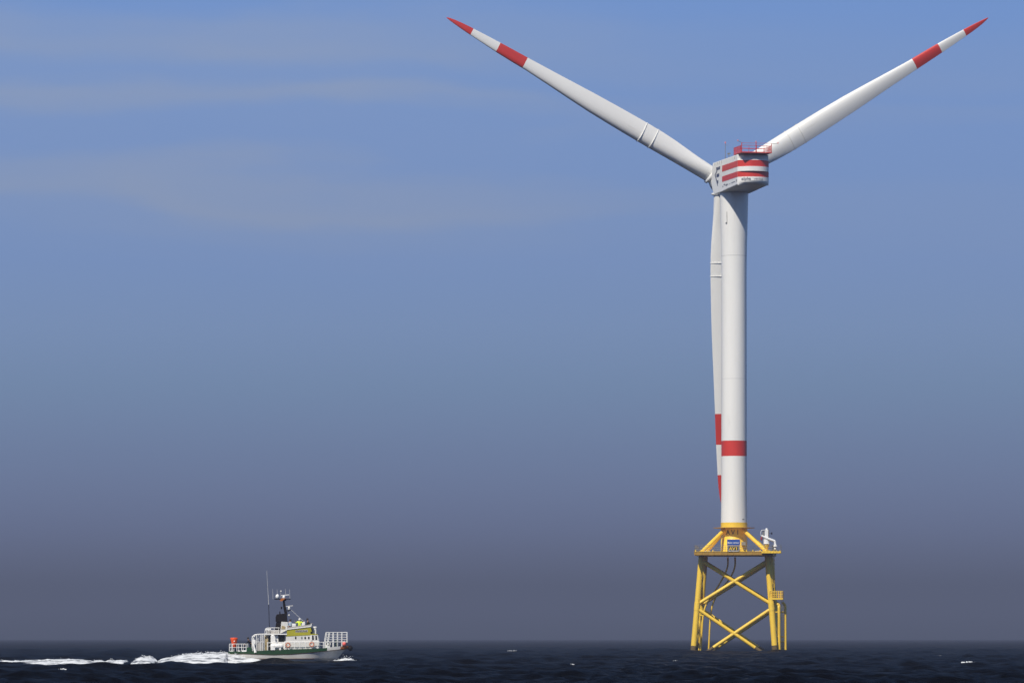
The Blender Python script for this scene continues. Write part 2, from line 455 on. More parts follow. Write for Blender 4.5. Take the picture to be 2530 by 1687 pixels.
def bow_drop(rs):
    x = BX + rs.gauss(12.9, .7); y = 529 - 1.15 - max(0, 12.4 - (x - BX)) * .34 + rs.gauss(0, .5)
    return x, y, max(0, bow_z(x, y)) + abs(rs.gauss(0, .16)), rs.uniform(.012, .035)
spray(foam_sheet('bow_wave_foam', BX + 9, BX + 14.8, 80, 524.5, 530, 60, bow_z), 150, bow_drop)
wc = MB()
for (u, v, w, h) in [(136, 1547, .75, .16), (368, 1562, .8, .12), (1177, 1498.5, 1.1, .26), (2229, 1534, 1.15, .26), (2175, 1509, .5, .14), (1315, 1538, .4, .12), (1560, 1521, .5, .12), (900, 1543, .45, .1)]:
    y = 11083 * 2.6 / (v - 1465); x = (u - 1176) / 11083 * y
    best = None
    for dd in np.linspace(-14, 14, 57):
        z, dx_, dy_ = sea(np.array([x]), np.array([y + dd]), np.array([.6]))
        if best is None or z[0] > best[0]: best = (z[0], x + dx_[0], y + dd + dy_[0])
    z0, x, y = best
    for q in range(18):
        qx = x + random.gauss(0, .34) * w; r_ = w * random.uniform(.025, .085)
        V = []; F = []
        n = 12
        pts = []
        for i in range(7):
            for k in range(n):
                a = 2 * math.pi * k / n; b = math.pi * i / 6
                f = 1 + .3 * noise.noise(Vector((qx * 3 + math.cos(a) * 2, i, k * .7)))
                V.append((qx + math.sin(b) * math.cos(a) * r_ * 1.5 * f, y + math.sin(b) * math.sin(a) * r_ * .8 * f, z0 - .02 + (q % 5 - 2) * .025 * (1 if abs(qx - x) < .3 * w else 0) - math.cos(b) * h * .26 * f))
        F = [(i * n + k, i * n + (k + 1) % n, (i + 1) * n + (k + 1) % n, (i + 1) * n + k) for i in range(6) for k in range(n)]
        wc.add(V, F, 0, True)
o = wc.build('whitecap_foam', FOAM); o['kind'] = 'stuff'

# ------------------------------------------------------------------ jacket foundation
JR = R(-5.4)
jk = thing('jacket_foundation', 'yellow four-legged lattice jacket with a railed deck standing in the sea under the wind turbine', 'foundation', (TX, TY, 0), JR)
Y2 = [M['yellow'], M['growth']]
def leg_xy(z): return 6.38 + (7.9 - 6.38) * (18.5 - z) / 18.5
def node(sx, sy, z): e = leg_xy(z); return Vector((sx * e + .38, sy * e, z))
def banded(a, b, r, zsplit, n=14):
    """a tube whose lower end carries marine growth"""
    a, b = Vector(a), Vector(b)
    m = MB()
    if a.z > b.z: a, b = b, a
    if a.z < zsplit < b.z:
        t = (zsplit - a.z) / (b.z - a.z); c = a.lerp(b, t)
        m.path([a, c], r, n, 1); m.path([c, b], r, n, 0)
    else: m.path([a, b], r, n, 0)
    return m
for sx_ in (-1, 1):
    for sy_ in (-1, 1):
        m = banded(node(sx_, sy_, -3), node(sx_, sy_, 18.6), .56, .95 + .3 * random.random(), 18)
        m.path([node(sx_, sy_, 7.9), node(sx_, sy_, 9.5)], .60, 18)      # thicker joint can
        m.build('leg', Y2, jk)
for (sa, sb) in [((-1, -1), (1, -1)), ((1, -1), (1, 1)), ((1, 1), (-1, 1)), ((-1, 1), (-1, -1))]:
    for (z0, z1) in ((17.6, 9.15), (8.35, -1.9)):
        for p, q in ((sa, sb), (sb, sa)):
            banded(node(*p, z0), node(*q, z1), .34, .75 + .35 * random.random(), 12).build('brace', Y2, jk)
# deck
m = MB()
m.box(-7.2, 7.9, -10.25, 7.55, 18.62, 19.27, 1)
for e in np.linspace(-6.9, 7.6, 13):
    m.box(e - .06, e + .06, -10.3, -10.251, 18.66, 19.2, 1)
m.box(-7.27, 7.97, -10.32, 7.62, 19.272, 19.33, 0)
m.build('platform', [M['yellow'], M['deckedge']], jk)
m = MB()
m.box(5.8, 9.55, -11.05, -7.9, 18.95, 19.36, 0)
for e in np.linspace(6.2, 9.35, 6): m.box(e - .07, e + .07, -11.10, -11.051, 18.98, 19.5, 0)
m.build('crane_balcony', [M['yellow']], jk)
m = MB()
def rail_run(m, a, b, h, r=.028, bars=(1, .66, .33), step=1.45, mi=0):
    a, b = Vector(a), Vector(b); n = max(1, round((b - a).length / step))
    for i in range(n + 1):
        p = a.lerp(b, i / n); m.path([p, p + Vector((0, 0, h))], r, 6, mi)
    for k in bars: m.path([a + Vector((0, 0, h * k)), b + Vector((0, 0, h * k))], r, 6, mi)
c = [(-7.15, -10.2), (7.85, -10.2), (7.85, 7.5), (-7.15, 7.5)]
for i in range(4): rail_run(m, (*c[i], 19.33), (*c[(i + 1) % 4], 19.33), 1.2)
rail_run(m, (7.9, -11.0, 19.36), (9.5, -11.0, 19.36), 1.15); rail_run(m, (9.5, -11.0, 19.36), (9.5, -8.0, 19.36), 1.15)
m.build('railing', [M['galv']], jk)
# kick posts: small yellow sockets along the edge
for e in (-6.95, -5.9, -4.6, -3.6, 1.7, 2.9, 4.1, 5.5):
    m = MB(); m.box(e - .09, e + .09, -10.2, -10.0, 19.33, 19.62); m.build('post_socket', [M['yellow']], jk)
# column, flange, struts
m = MB(); m.lathe([(2.72, 19.3), (2.72, 19.5), (2.58, 19.52), (2.58, 24.0)], 48)
col = m.build('column', [M['yellow']], jk)
m = MB()
for s_, px in (('A', -1.08), ('V', -.10), ('1', .84)):
    V, F = text_mesh(s_, 1.28, .012, .02)
    a = math.asin(px / 2.6)
    for v_ in V:
        an = a + v_.x / 2.6
        rr_ = 2.60 + v_.z
        m.v.append((rr_ * math.sin(an), -rr_ * math.cos(an), 22.74 + v_.y))
    o0 = len(m.v) - len(V)
    for f in F: m.f.append([i + o0 for i in f]); m.mi.append(0); m.sm.append(False)
m.build('lettering', [M['black']], col)
m = MB(); m.lathe([(2.0, 24.0), (4.05, 24.02), (4.05, 24.12), (2.0, 24.14)], 48, smooth=False)
m.build('flange', [M['deckedge']], jk)
for sx_ in (-1, 1):
    for sy_ in (-1, 1):
        tube((sx_ * 1.7, sy_ * 1.7, 23.75), (sx_ * 6.4 + .35, sy_ * 6.4, 19.2), .37, .37, 16).build('strut', [M['yellow']], jk)
# door on the column and a small box beside it
m = MB(); m.box(1.55, 2.35, -2.55, -1.6, 20.7, 21.3)
m.build('control_box', [M['galv']], jk)
# cable tubes
def smooth_path(P, n=6):
    P = [Vector(p) for p in P]; Q = []
    for i in range(len(P) - 1):
        p0 = P[max(0, i - 1)]; p1 = P[i]; p2 = P[i + 1]; p3 = P[min(len(P) - 1, i + 2)]
        for k in range(n):
            t = k / n
            Q.append(.5 * ((2 * p1) + (p2 - p0) * t + (2 * p0 - 5 * p1 + 4 * p2 - p3) * t * t + (3 * p1 - p0 - 3 * p2 + p3) * t ** 3))
    return Q + [P[-1]]
Mj = [M['yellow']]
def jx(zx): return (1690 + zx / 5.6) * .9296 * .08481 - 1686 * .08481
def jz(zy): return CAM_H + (1465 - (1360 + zy / 5.6) * .9296) * .08481
for pts, yy, rr_ in (([(592, 85), (592, 190), (560, 300), (480, 450), (360, 640), (285, 760), (250, 900), (232, 1100), (215, 1420)], 2.0, .17),
                     ([(690, 85), (690, 200), (655, 310), (580, 430), (470, 560), (395, 700), (358, 840), (340, 1040), (322, 1420)], 2.6, .17),
                     ([(205, 800), (197, 1000), (185, 1420)], 3.0, .15)):
    m = MB(); m.path(smooth_path([(jx(x) + .1, yy, jz(y)) for x, y in pts], 5), rr_, 10)
    m.build('cable_tube', Mj, jk)
m = MB(); m.path([(jx(205), 2.9, jz(893)), (jx(262), 2.1, jz(893))], .1, 8)
m.build('tube_clamp', Mj, jk)
# boat landing at the right front leg
m = MB()
fx = [jx(1305) + .38, jx(1385) + .38]
for i, x in enumerate(fx):
    yy = -6.9 + i * 1.9
    m.path(smooth_path([(x - .45, yy + .3, jz(722)), (x - .05, yy, jz(752)), (x + .02, yy, jz(800)), (x + .05, yy, 2), (x + .08, yy, -2)], 4), .29 if i == 0 else .26, 12)
    for zy in (852, 1188, 1258):
        m.path([(leg_xy(jz(zy)) + .18, -leg_xy(jz(zy)) + (.0 if i == 0 else .5), jz(zy)), (x, yy, jz(zy))], .12, 8)
m.build('boat_landing', Y2, jk)
m = MB()
for x, yy in ((fx[0] + .4, -6.3), (fx[0] + .75, -5.8)):
    m.path([(x, yy, -1), (x, yy, jz(600))], .055, 6)
for k in range(30):
    z = .1 + k * .35
    if z < jz(600): m.path([(fx[0] + .4, -6.3, z), (fx[0] + .75, -5.8, z)], .03, 5)
m.build('ladder', Mj, jk)
lx0, lx1 = jx(1180) + .35, jx(1365) + .35
zl = jz(680)
m = MB(); m.box(lx0, lx1, -7.6, -5.0, zl, zl + .38)
lp = m.build('landing_platform', Mj, jk)
m = MB()
cc = [(lx0 + .05, -7.55), (lx1 - .05, -7.55), (lx1 - .05, -5.05), (lx0 + .05, -5.05)]
for i in range(4): rail_run(m, (*cc[i], zl + .38), (*cc[(i + 1) % 4], zl + .38), 1.25, .06, (1, .75, .5, .25), .42)
m.build('railing', Mj, lp)
# caged ladder up to the deck
m = MB()
xa = jx(1228) + .35
for s_ in (-.28, .28): m.path([(xa + s_, -6.2, zl), (xa + s_ - .25, -6.2, 19)], .06, 6)
for k in range(38):
    z = zl + .2 + k * .27
    if z < 18.8: m.path([(xa - .28 - .25 * (z - zl) / 9, -6.2, z), (xa + .28 - .25 * (z - zl) / 9, -6.2, z)], .03, 5)
lad = m.build('caged_ladder', Mj, jk)
m = MB()
for k in range(10):
    z = zl + 2.4 + k * .75
    if z > 18.6: break
    P = [(xa + .42 * math.cos(a) - .1, -6.25 - .62 * math.sin(a), z) for a in np.linspace(0, math.pi, 9)]
    m.path(P, .045, 5, caps=False)
for a in np.linspace(.15, math.pi - .15, 5):
    m.path([(xa + .42 * math.cos(a) - .1, -6.25 - .62 * math.sin(a), zl + 2.3), (xa + .42 * math.cos(a) - .2, -6.25 - .62 * math.sin(a), 18.6)], .045, 5)
m.build('cage', Mj, lad)

# signs on the front railing
JM = Matrix.Translation((TX, TY, 0)) @ Matrix.Rotation(JR, 4, 'Z')
def on_deck(x, y, z): return JM @ Vector((x + .38, y, z))
sg = thing('sign_board', 'wide blue sign with white lettering above the yellow AV1 plate on the deck railing', 'sign', on_deck(.02, -10.36, 20.47), JR)
m = MB(); m.box(-1.24, 1.24, -.05, .0, 0, 1.16); m.build('panel', [M['blue']], sg, .01)
V, F = text_mesh('alpha ventus', .42, .008, .004)
m = MB(); m.add([(v.x - .05, -.062 - v.z, .40 + v.y) for v in V], F); m.ball((-1.03, -.055, .52), .12, .012, .16)
m.build('lettering', [M['offwhite']], sg)
sg = thing('sign_board', 'small black and yellow plate reading AV1 below the blue sign', 'sign', on_deck(.02, -10.36, 19.34), JR)
m = MB(); m.box(-1.2, 1.2, -.04, .0, .0, 1.09); m.build('frame', [M['galv']], sg)
m = MB(); m.box(-.9, .86, -.07, -.041, .17, .90); m.build('panel', [M['black']], sg)
V, F = text_mesh('AV1', .86, .02, .004)
m = MB(); m.add([(v.x * 1.12 - .03, -.08 - v.z, .23 + v.y) for v in V], F); m.build('lettering', [M['yellow']], sg)
m = MB(); m.box(-.98, .98, -.09, -.042, .02, .12); m.build('ledge', [M['offwhite']], sg)

# crane on the balcony
cr_ = thing('crane', 'white knuckle-boom crane on a yellow pedestal at the right corner of the deck', 'crane', on_deck(6.35, -9.6, 19.365), JR)
m = MB(); m.lathe([(.17, 0), (.17, .35), (.26, .55), (.46, .85), (.47, 1.38)], 20); m.box(-.3, .3, -.3, .3, 0, .08); m.build('pedestal', [M['yellow']], cr_)
m = MB(); m.lathe([(.62, 1.40), (.62, 1.46), (.58, 1.48), (.58, 2.35), (.5, 2.48)], 24)
m.box(-.34, .34, -.34, .34, 2.4, 4.1); m.lathe([(.2, 4.05), (.24, 4.2), (.16, 4.38), (.02, 4.45)], 16); m.build('column', [M['offwhite']], cr_, .03)
m = MB(); m.box(.345, .46, -.22, .22, 2.7, 4.1); m.build('cover', [M['rust']], cr_)
m = MB(); m.path([(-.95, -.45, 2.98), (0, -.45, 2.5), (1.62, -.45, 1.92)], [.17, .27, .23], 8)
m.path([(1.6, -.45, 1.98), (1.66, -.45, 1.5), (1.68, -.45, 1.35)], [.26, .22, .26], 8)
m.build('boom', [M['offwhite']], cr_)
m = MB(); m.lathe([(.2, 1.4), (.36, .98), (.4, .92)], 14, 0, Matrix.Translation((1.68, -.45, 0)))
m.path([(1.66, -.45, .95), (1.66, -.45, .55)], .09, 8); m.ball((1.64, -.45, .42), .2, .2, .24); m.build('hook_block', [M['offwhite']], cr_)
m = MB(); m.path(smooth_path([(-.25, -.4, 4.05), (-.75, -.4, 4.05), (-1.06, -.4, 3.85), (-1.1, -.4, 3.2), (-1.0, -.4, 2.95)], 4), .055, 7)
m.path(smooth_path([(-.25, .3, 4.05), (-.75, .3, 4.05), (-1.06, .3, 3.85), (-1.1, .3, 3.2), (-1.0, .3, 2.95)], 4), .055, 7)
m.build('hose_guard', [M['offwhite']], cr_)
m = MB(); m.box(-.82, -.42, -.2, .2, 3.1, 3.9); m.build('winch', [M['galv']], cr_, .05)
m = MB(); m.ball((-.96, -.45, 2.42), .2, .16, .42); m.build('hook_weight', [M['darkred']], cr_)
m = MB(); m.path([(.3, .3, 3.4), (.95, .3, 3.4)], .035, 6); m.ball((.98, .28, 3.42), .12, .1, .24); m.build('floodlight', [M['dark']], cr_)
# loose tubes lying on the deck
for x, l, lab in ((4.75, 1.2, 'short white tube lying on the deck just left of the crane pedestal'), (-5.1, 1.1, 'short white tube lying on the deck at the foot of the left strut')):
    m = MB(); m.path([(-l / 2, 0, .07), (l / 2, 0, .07)], .075, 10); m.box(-l / 2 + .1, -l / 2 + .2, -.1, .1, -.0, .16); m.box(l / 2 - .2, l / 2 - .1, -.1, .1, 0, .16)
    o = m.build('deck_tube', [M['offwhite']]); o.location = on_deck(x, -9.55, 19.80 if x > 0 else 19.8); o.rotation_euler = (0, 0, JR)
    o.location.z = 19.335; tag(o, lab, 'tube', 'loose tubes on the platform deck')

# ------------------------------------------------------------------ wind turbine
YAW = R(13.3)
wt = thing('wind_turbine', 'tall white wind turbine with red-banded blades standing on the yellow jacket', 'wind turbine', (TX, TY, 24.14))
Z0 = 24.14
m = MB()
def tr(z):
    return interp(z, [(24.1, 2.60), (26, 2.55), (31, 2.49), (74, 2.45), (79, 2.52), (84, 2.66), (89.3, 2.78)])
prof = []
for z in [24.14, 25.1, 31, 38.0, 41.0, 47, 53.0, 53.06, 60, 67, 74, 76.9, 77.0, 79, 81, 83, 85, 87, 89.4]:
    mi_ = 0
    if z < 25.1: mi_ = 1
    elif z == 38.0: mi_ = 2
    elif z in (53.0, 76.9): mi_ = 3
    prof.append((tr(z), z - Z0, mi_))
m.lathe(prof, 64)
tw = m.build('tower', [M['white'], M['yellow'], M['red'], M['joint']], wt)
m = MB()                                     # small plate and bracket on the tower near the top
for (a0, a1, z0, z1) in ((-34, -32.6, 83.3, 85.4), (-40, -32.6, 83.1, 83.35)):
    P = []
    for a in (a0, a1):
        for z in (z0, z1):
            for rr_ in (tr(z) + .0, tr(z) + .09): P.append((rr_ * math.sin(R(a)), -rr_ * math.cos(R(a)), z - Z0))
    m.add(P, [(0, 1, 3, 2), (4, 6, 7, 5), (0, 4, 5, 1), (2, 3, 7, 6), (1, 5, 7, 3), (0, 2, 6, 4)])
m.build('bracket', [M['galv']], tw)
m = MB()
for a in (36, 40, 44):                       # tiny dark lettering near the foot
    P = [((tr(25.6) + .02) * math.sin(R(a + d)), -(tr(25.6) + .02) * math.cos(R(a + d)), z - Z0) for d, z in ((0, 25.6), (3.2, 25.6), (3.2, 25.8), (0, 25.8))]
    m.add(P, [(0, 1, 2, 3)])
m.build('lettering', [M['galv']], tw)

FW = Matrix.Rotation(R(90) + YAW, 4, 'Z')    # local +X runs forward, away from the camera
m = MB()
prof2 = [(-13.3, 89.62), (-7, 89.45), (-1.5, 89.22), (2.8, 89.2), (3.9, 89.45), (4.7, 90.4), (5.25, 91.7), (5.3, 92.6), (5.0, 93.7), (4.45, 95.1), (4.2, 95.42), (-13.3, 95.42)]
m.prism([(x, z - Z0) for x, z in prof2], -3.1, 3.1)
nac = m.build('nacelle', [M['white']], wt, .12, FW)
def on_nac(mb, name, mats, bevel=0): return mb.build(name, mats, nac, bevel)
m = MB()                                     # red side bands, both sides
for s_ in (1, -1):
    y0, y1 = (3.1, 3.125) if s_ > 0 else (-3.125, -3.1)
    for z0, z1 in ((93.05, 94.23), (91.08, 92.14)): m.box(-13.27, -2.46, y0, y1, z0 - Z0, z1 - Z0)
on_nac(m, 'red_band', [M['red']])
def bulge(y, z, extra=0):
    b = 1.6 * (1 - (abs(y) / 3.1) ** 2.2)
    k = 1 if z > 90.3 else max(.0, 1 - ((90.3 - z) / .95) ** 2)
    return -13.3 - (b + .06) * k - extra * (1 - (abs(y) / 3.1) ** 8)
m = MB()
rows = [(89.5, 0, 0), (89.75, 0, 0), (90.0, 0, 0), (90.3, 0, 0), (91.06, 0, 1), (91.08, -.08, 1), (92.12, -.08, 0), (92.14, .22, 0), (93.03, .22, 1), (93.05, -.02, 1), (94.25, -.02, 0), (94.4, -.02, 0), (94.5, -.5, 0)]
ny = 28
V = []
for z, ex, _ in rows:
    for j in range(ny + 1):
        y = 3.1 - 6.2 * j / ny
        V.append((bulge(y, z, ex) if z < 94.45 else -13.2, y, z - Z0))
F = []; mis = []
for i in range(len(rows) - 1):
    for j in range(ny):
        a = i * (ny + 1) + j; F.append((a, a + 1, a + ny + 2, a + ny + 1)); mis.append(rows[i][2])
m.add(V, F, mis, False)
on_nac(m, 'rear_cowl', [M['white'], M['red']])
m = MB()
for s_, yc_, sz_, b_, mi_ in (('alpha', 1.72, .78, .02, 0), ('ventus', -.62, .74, .0, 1)):
    V, F = text_mesh(s_, sz_, b_, .004)
    m.add([(bulge(yc_ - v.x, 90.6, .03) - v.z, yc_ - v.x, 90.42 + v.y - Z0) for v in V], F, mi_)
on_nac(m, 'lettering', [M['greytext'], M['ventus']])
m = MB()                                     # slate emblem near the front of the visible side
def sx_z(zx, zy):                            # side-face picture measure -> metres
    xf = (672 - zx) / 27.6
    d = TY + xf * math.cos(YAW)
    v = (330 + zy / 7.84) * .9296
    return xf, CAM_H + (1465 - v) * d / 11083 - Z0
def side_poly(P, y=3.13):
    Q = [sx_z(*p) for p in P]; n = len(Q)
    m.add([(x, y, z) for x, z in Q], [list(range(n))])
side_poly([(622, 668), (634, 664), (645, 740), (612, 806), (660, 1030), (648, 1020), (596, 812), (630, 736)])
side_poly([(632, 672), (660, 660), (660, 714), (636, 722)]); side_poly([(664, 658), (702, 640), (697, 700), (662, 714)])
side_poly([(628, 800), (684, 778), (680, 842), (632, 858)]); side_poly([(640, 920), (666, 908), (664, 972), (650, 978)])
on_nac(m, 'emblem', [M['bluegrey']])
m = MB()
for P in ([(742, 1028), (752, 1020), (766, 1044), (756, 1052)], [(770, 990), (794, 980), (794, 1010), (774, 1018)], [(806, 998), (850, 978), (850, 1004), (810, 1026)], [(872, 985), (900, 972), (900, 980), (872, 993)],
          [(918, 962), (990, 930), (992, 944), (920, 974)], [(1012, 902), (1024, 896), (1026, 936), (1014, 940)]):
    side_poly(P)
on_nac(m, 'small_lettering', [M['greytext']])
for q in [(-11.4, -11.2, 94.7, 95.15)] + [(x, x + .12, 94.75, 95.3) for x in (2.6, 1.0, -.6, -2.2)]:
    m = MB(); m.box(q[0], q[1], 3.1, 3.155, q[2] - Z0, q[3] - Z0); on_nac(m, 'side_fitting', [M['greyp']])
# hoist deck over the rear
m = MB(); m.box(-15.7, -10.3, -3.05, 3.05, 95.52 - Z0, 95.66 - Z0, 0)
for y in (-2.4, -.8, .8, 2.4): m.box(-15.6, -10.4, y - .08, y + .08, 95.40 - Z0, 95.52 - Z0, 1)
m.box(-13.2, -10.6, -2.5, 2.5, 95.421 - Z0, 95.5 - Z0, 1)
on_nac(m, 'hoist_deck', [M['red'], M['greyp']])
m = MB()
dz = 95.66 - Z0
pts = [(-15.65, 3.0), (-15.65, -3.0), (-10.35, -3.0), (-10.35, 3.0)]
for i in range(4):
    rail_run(m, (*pts[i], dz), (*pts[(i + 1) % 4], dz), 1.25, .04, (1, .5), .75 if i in (1, 3) else 1.5)
rail_run(m, (-15.65, 3.0, dz), (-15.65, -3.0, dz), 1.72, .03, (1,), 6.0)
for y in np.linspace(-3, -1.9, 7): m.path([(-15.65, y, dz), (-15.65, y, dz + 1.25)], .03, 5)
for x in np.linspace(-15.65, -10.35, 18):
    m.path([(x, 3.0, dz), (x, 3.0, dz + 1.25)], .03, 5)
m.path([(-15.65, .1, dz), (-15.65, .1, dz + 1.8)], .08, 8)
m.path([(-15.65, 2.95, dz), (-15.65, 2.95, dz + 1.75)], .07, 8); m.path([(-15.65, -2.95, dz), (-15.65, -2.95, dz + 1.65)], .07, 8)
on_nac(m, 'railing', [M['red']])
for (x0, y0, z0, x1, y1, z1) in ((-15.65, 2.95, 1.75, -15.6, 3.7, 2.1), (-15.65, -2.95, 1.62, -15.6, -4.3, 1.82), (-15.65, .1, 1.7, -15.65, .1, 1.95)):
    m = MB(); m.path([(x0, y0, dz + z0), (x1, y1, dz + z1)], .05, 6, 1); m.lathe([(.09, -.1), (.12, 0), (.1, .14), (.02, .2)], 12, 0, Matrix.Translation((x1, y1, dz + z1)))
    on_nac(m, 'obstruction_light', [M['lamp'], M['galv']])
m = MB(); m.path([(.94, 1.5, 95.4 - Z0), (.94, 1.5, 99.0 - Z0)], [.07, .05], 8, 1); m.lathe([(.12, 98.95 - Z0), (.14, 99.1 - Z0), (.1, 99.28 - Z0)], 12, 0, Matrix.Translation((.94, 1.5, 0)))
m.path([(.94, 1.5, 98.6 - Z0), (.94, .9, 98.6 - Z0)], .03, 6, 1)
on_nac(m, 'weather_mast', [M['lamp'], M['galv']])
m = MB(); m.path([(.1, 1.0, 95.4 - Z0), (.1, 1.0, 96.8 - Z0)], .06, 8); m.box(-.3, .6, .8, 1.2, 96.75 - Z0, 97.0 - Z0); m.box(-1.6, -.7, .5, 1.5, 95.42 - Z0, 95.8 - Z0)
on_nac(m, 'sensor', [M['galv']])
# hub
OVER, HZ, TILT, RHO = 9.21, 92.48, 5.54, 1.68       # overhang, hub height, shaft tilt, rotor position
r_dir = Vector((math.cos(YAW), math.sin(YAW), 0))
flat_a = Vector((-math.sin(YAW), math.cos(YAW), 0))
a_dir = flat_a * math.cos(R(TILT)) + Vector((0, 0, math.sin(R(TILT))))
u_dir = r_dir.cross(a_dir)
hub_p = flat_a * OVER + Vector((0, 0, HZ - Z0))
m = MB(); m.lathe([(1.75, -4.6), (2.1, -3.2), (2.35, -2.2), (2.5, -1.4), (2.55, 0), (2.2, 1.4), (1.5, 2.3), (.7, 2.9), (.02, 3.05)], 36)
zf = Matrix(((r_dir.x, u_dir.x, a_dir.x, 0), (r_dir.y, u_dir.y, a_dir.y, 0), (r_dir.z, u_dir.z, a_dir.z, 0), (0, 0, 0, 1)))
m.build('hub', [M['white']], wt, 0, Matrix.Translation(hub_p) @ zf)
# blades
ST = [(1.5, 1.60, 1.60, 3.15, 0), (4, 1.62, 1.60, 3.1, 0), (6.5, 1.74, 1.61, 2.75, .25), (9, 1.95, 1.63, 2.3, .6), (12, 2.2, 1.67, 1.9, .9), (15, 2.33, 1.72, 1.62, 1), (18, 2.34, 1.74, 1.42, 1),
      (21, 2.29, 1.74, 1.25, 1), (25, 2.2, 1.72, 1.08, 1), (30, 2.05, 1.64, .92, 1), (35, 1.83, 1.42, .78, 1), (40, 1.60, 1.16, .62, 1), (45.1, 1.40, .93, .48, 1), (48, 1.31, .92, .43, 1), (51.2, 1.19, .86, .37, 1),
      (54, 1.05, .74, .31, 1), (57.3, .88, .58, .24, 1), (59, .78, .48, .20, 1), (60.5, .66, .38, .16, 1), (62, .47, .24, .12, 1), (62.9, .30, .14, .08, 1), (63.4, .16, .06, .05, 1), (63.65, .03, .02, .02, 1)]
def st_at(r):
    for a, b in zip(ST, ST[1:]):
        if r <= b[0]:
            t = (r - a[0]) / (b[0] - a[0]); return [p + (q - p) * t for p, q in zip(a, b)]
    return list(ST[-1])
NB = 40
def section(r, grow=0.0):
    _, te, le, t_, f = st_at(r)
    te += grow; le += grow; t_ += 2 * grow
    c = te + le; t_ *= 1 + .25 * min(1, max(0, (r - 10) / 15)); tw_ = R(interp(r, [(1, 13), (12, 11), (20, 7.5), (35, 3.5), (50, 1), (63, -1)]))
    out_ = []
    for k in range(NB):
        a = 2 * math.pi * k / NB
        s = .5 * (1 + math.cos(a))                     # 1 at the trailing edge, 0 at the leading edge
        ya = 5 * (.2969 * math.sqrt(s) - .126 * s - .3516 * s * s + .2843 * s ** 3 - .1036 * s ** 4) / 1.0
        x = -le + s * c
        ye = .5 * math.sin(a) * t_
        yf = ya * t_ * (1 if math.sin(a) >= 0 else -1) * (.86 if math.sin(a) >= 0 else 1.12)
        y = ye * (1 - f) + yf * f
        out_.append((x * math.cos(tw_) + y * math.sin(tw_) * .0 - 0, y - x * math.sin(tw_), 0))
    return out_
def blade_mesh():
    m = MB()
    zs = sorted(set([s[0] for s in ST] + list(np.arange(2, 61, 1.5)) + [45.8, 51.9, 57.9]))
    zs = [z for z in zs if z in (45.8, 51.9, 57.9) or min(abs(z - q) for q in (45.8, 51.9, 57.9)) > .12]
    zs = [z for i, z in enumerate(zs) if i == 0 or z - zs[i - 1] > .05]
    V = []; F = []; mis = []
    for z in zs: V += [(x, y, z) for x, y, _ in section(z)]
    for i in range(len(zs) - 1):
        mid = .5 * (zs[i] + zs[i + 1]); red = 45.8 < mid < 51.9 or mid > 57.9
        for k in range(NB):
            F.append((i * NB + k, i * NB + (k + 1) % NB, (i + 1) * NB + (k + 1) % NB, (i + 1) * NB + k)); mis.append(1 if red else 0)
    m.add(V, F, mis, True)
    m.add(V[:NB], [list(range(NB))], 0)
    return m
def fence_mesh(r):
    m = MB(); w = .08; V = []
    for z, g in ((r - w, -.03), (r - w * .6, .13), (r + w * .6, .13), (r + w, -.03)):
        V += [(x, y, z) for x, y, _ in section(r, g)]
    m.add(V, [(i * NB + k, i * NB + (k + 1) % NB, (i + 1) * NB + (k + 1) % NB, (i + 1) * NB + k) for i in range(3) for k in range(NB)], 0, False)
    return m
bm0 = None
parts0 = []
for i, al in enumerate((150, 30, 270)):
    d = r_dir * math.cos(R(al + RHO)) + u_dir * math.sin(R(al + RHO))
    n_ = r_dir * math.cos(R(al + RHO - 90)) + u_dir * math.sin(R(al + RHO - 90))
    mt = Matrix(((n_.x, a_dir.x, d.x, hub_p.x), (n_.y, a_dir.y, d.y, hub_p.y), (n_.z, a_dir.z, d.z, hub_p.z), (0, 0, 0, 1)))
    if i == 0:
        bl = blade_mesh().build('blade', [M['white'], M['red']], wt); bm0 = bl
        mc = MB(); mc.lathe([(1.60, 2.35), (1.93, 2.4), (1.95, 2.75), (1.62, 2.9)], 40); parts0.append(mc.build('root_collar', [M['white']], bl))
        for r_ in (16.1, 18.7): parts0.append(fence_mesh(r_).build('blade_fence', [M['white']], bl))
    else:
        bl = bm0.copy(); COL.objects.link(bl); bl.parent = wt
        for q in parts0:
            c_ = q.copy(); COL.objects.link(c_); c_.parent = bl
    bl.matrix_local = mt

# ------------------------------------------------------------------ boat
bt = thing('patrol_boat', 'white and green motor boat with a yellow wheelhouse and black mast speeding to the right', 'boat', (BX, BY, 0))
def bx(p): return (p - 150) / 136
def bz(p): return (1490 - p) / 136
zs_ = [(0, .88), (1.5, .90), (3, .85), (5, .80), (7, .87), (9, 1.05), (11, 1.25), (12.2, 1.38), (13, 1.47)]
zt_ = [(0, 1.16), (1.5, 1.18), (3, 1.22), (5, 1.32), (7, 1.40), (9, 1.46), (10.4, 1.52), (11.0, 1.60), (11.6, 1.68), (13, 1.78)]
LV = [('k', 9.6, .25), ('w', 11.1, 1.75), ('m', 11.9, 1.95), ('a', 12.75, 2.06), ('s', 13.0, 2.10), ('s2', 13.03, 2.12), ('t', 13.05, 2.06)]
def hb(s): return (.86 + .14 * min(1, s / .5)) if s < .58 else max(0.02, 1 - ((s - .58) / .42) ** 2.7)
def lev(kind, s):
    xm, B = [(l[1], l[2]) for l in LV if l[0] == kind][0]
    x = s * xm
    z = {'k': -.9, 'w': 0.0, 'm': .42, 'a': interp(x, zs_) - .05, 's': interp(x, zs_) - .03, 's2': interp(x, zs_) + .02, 't': interp(x, zt_)}[kind]
    return x, B * hb(s), z
NS = 64
m = MB(); V = []
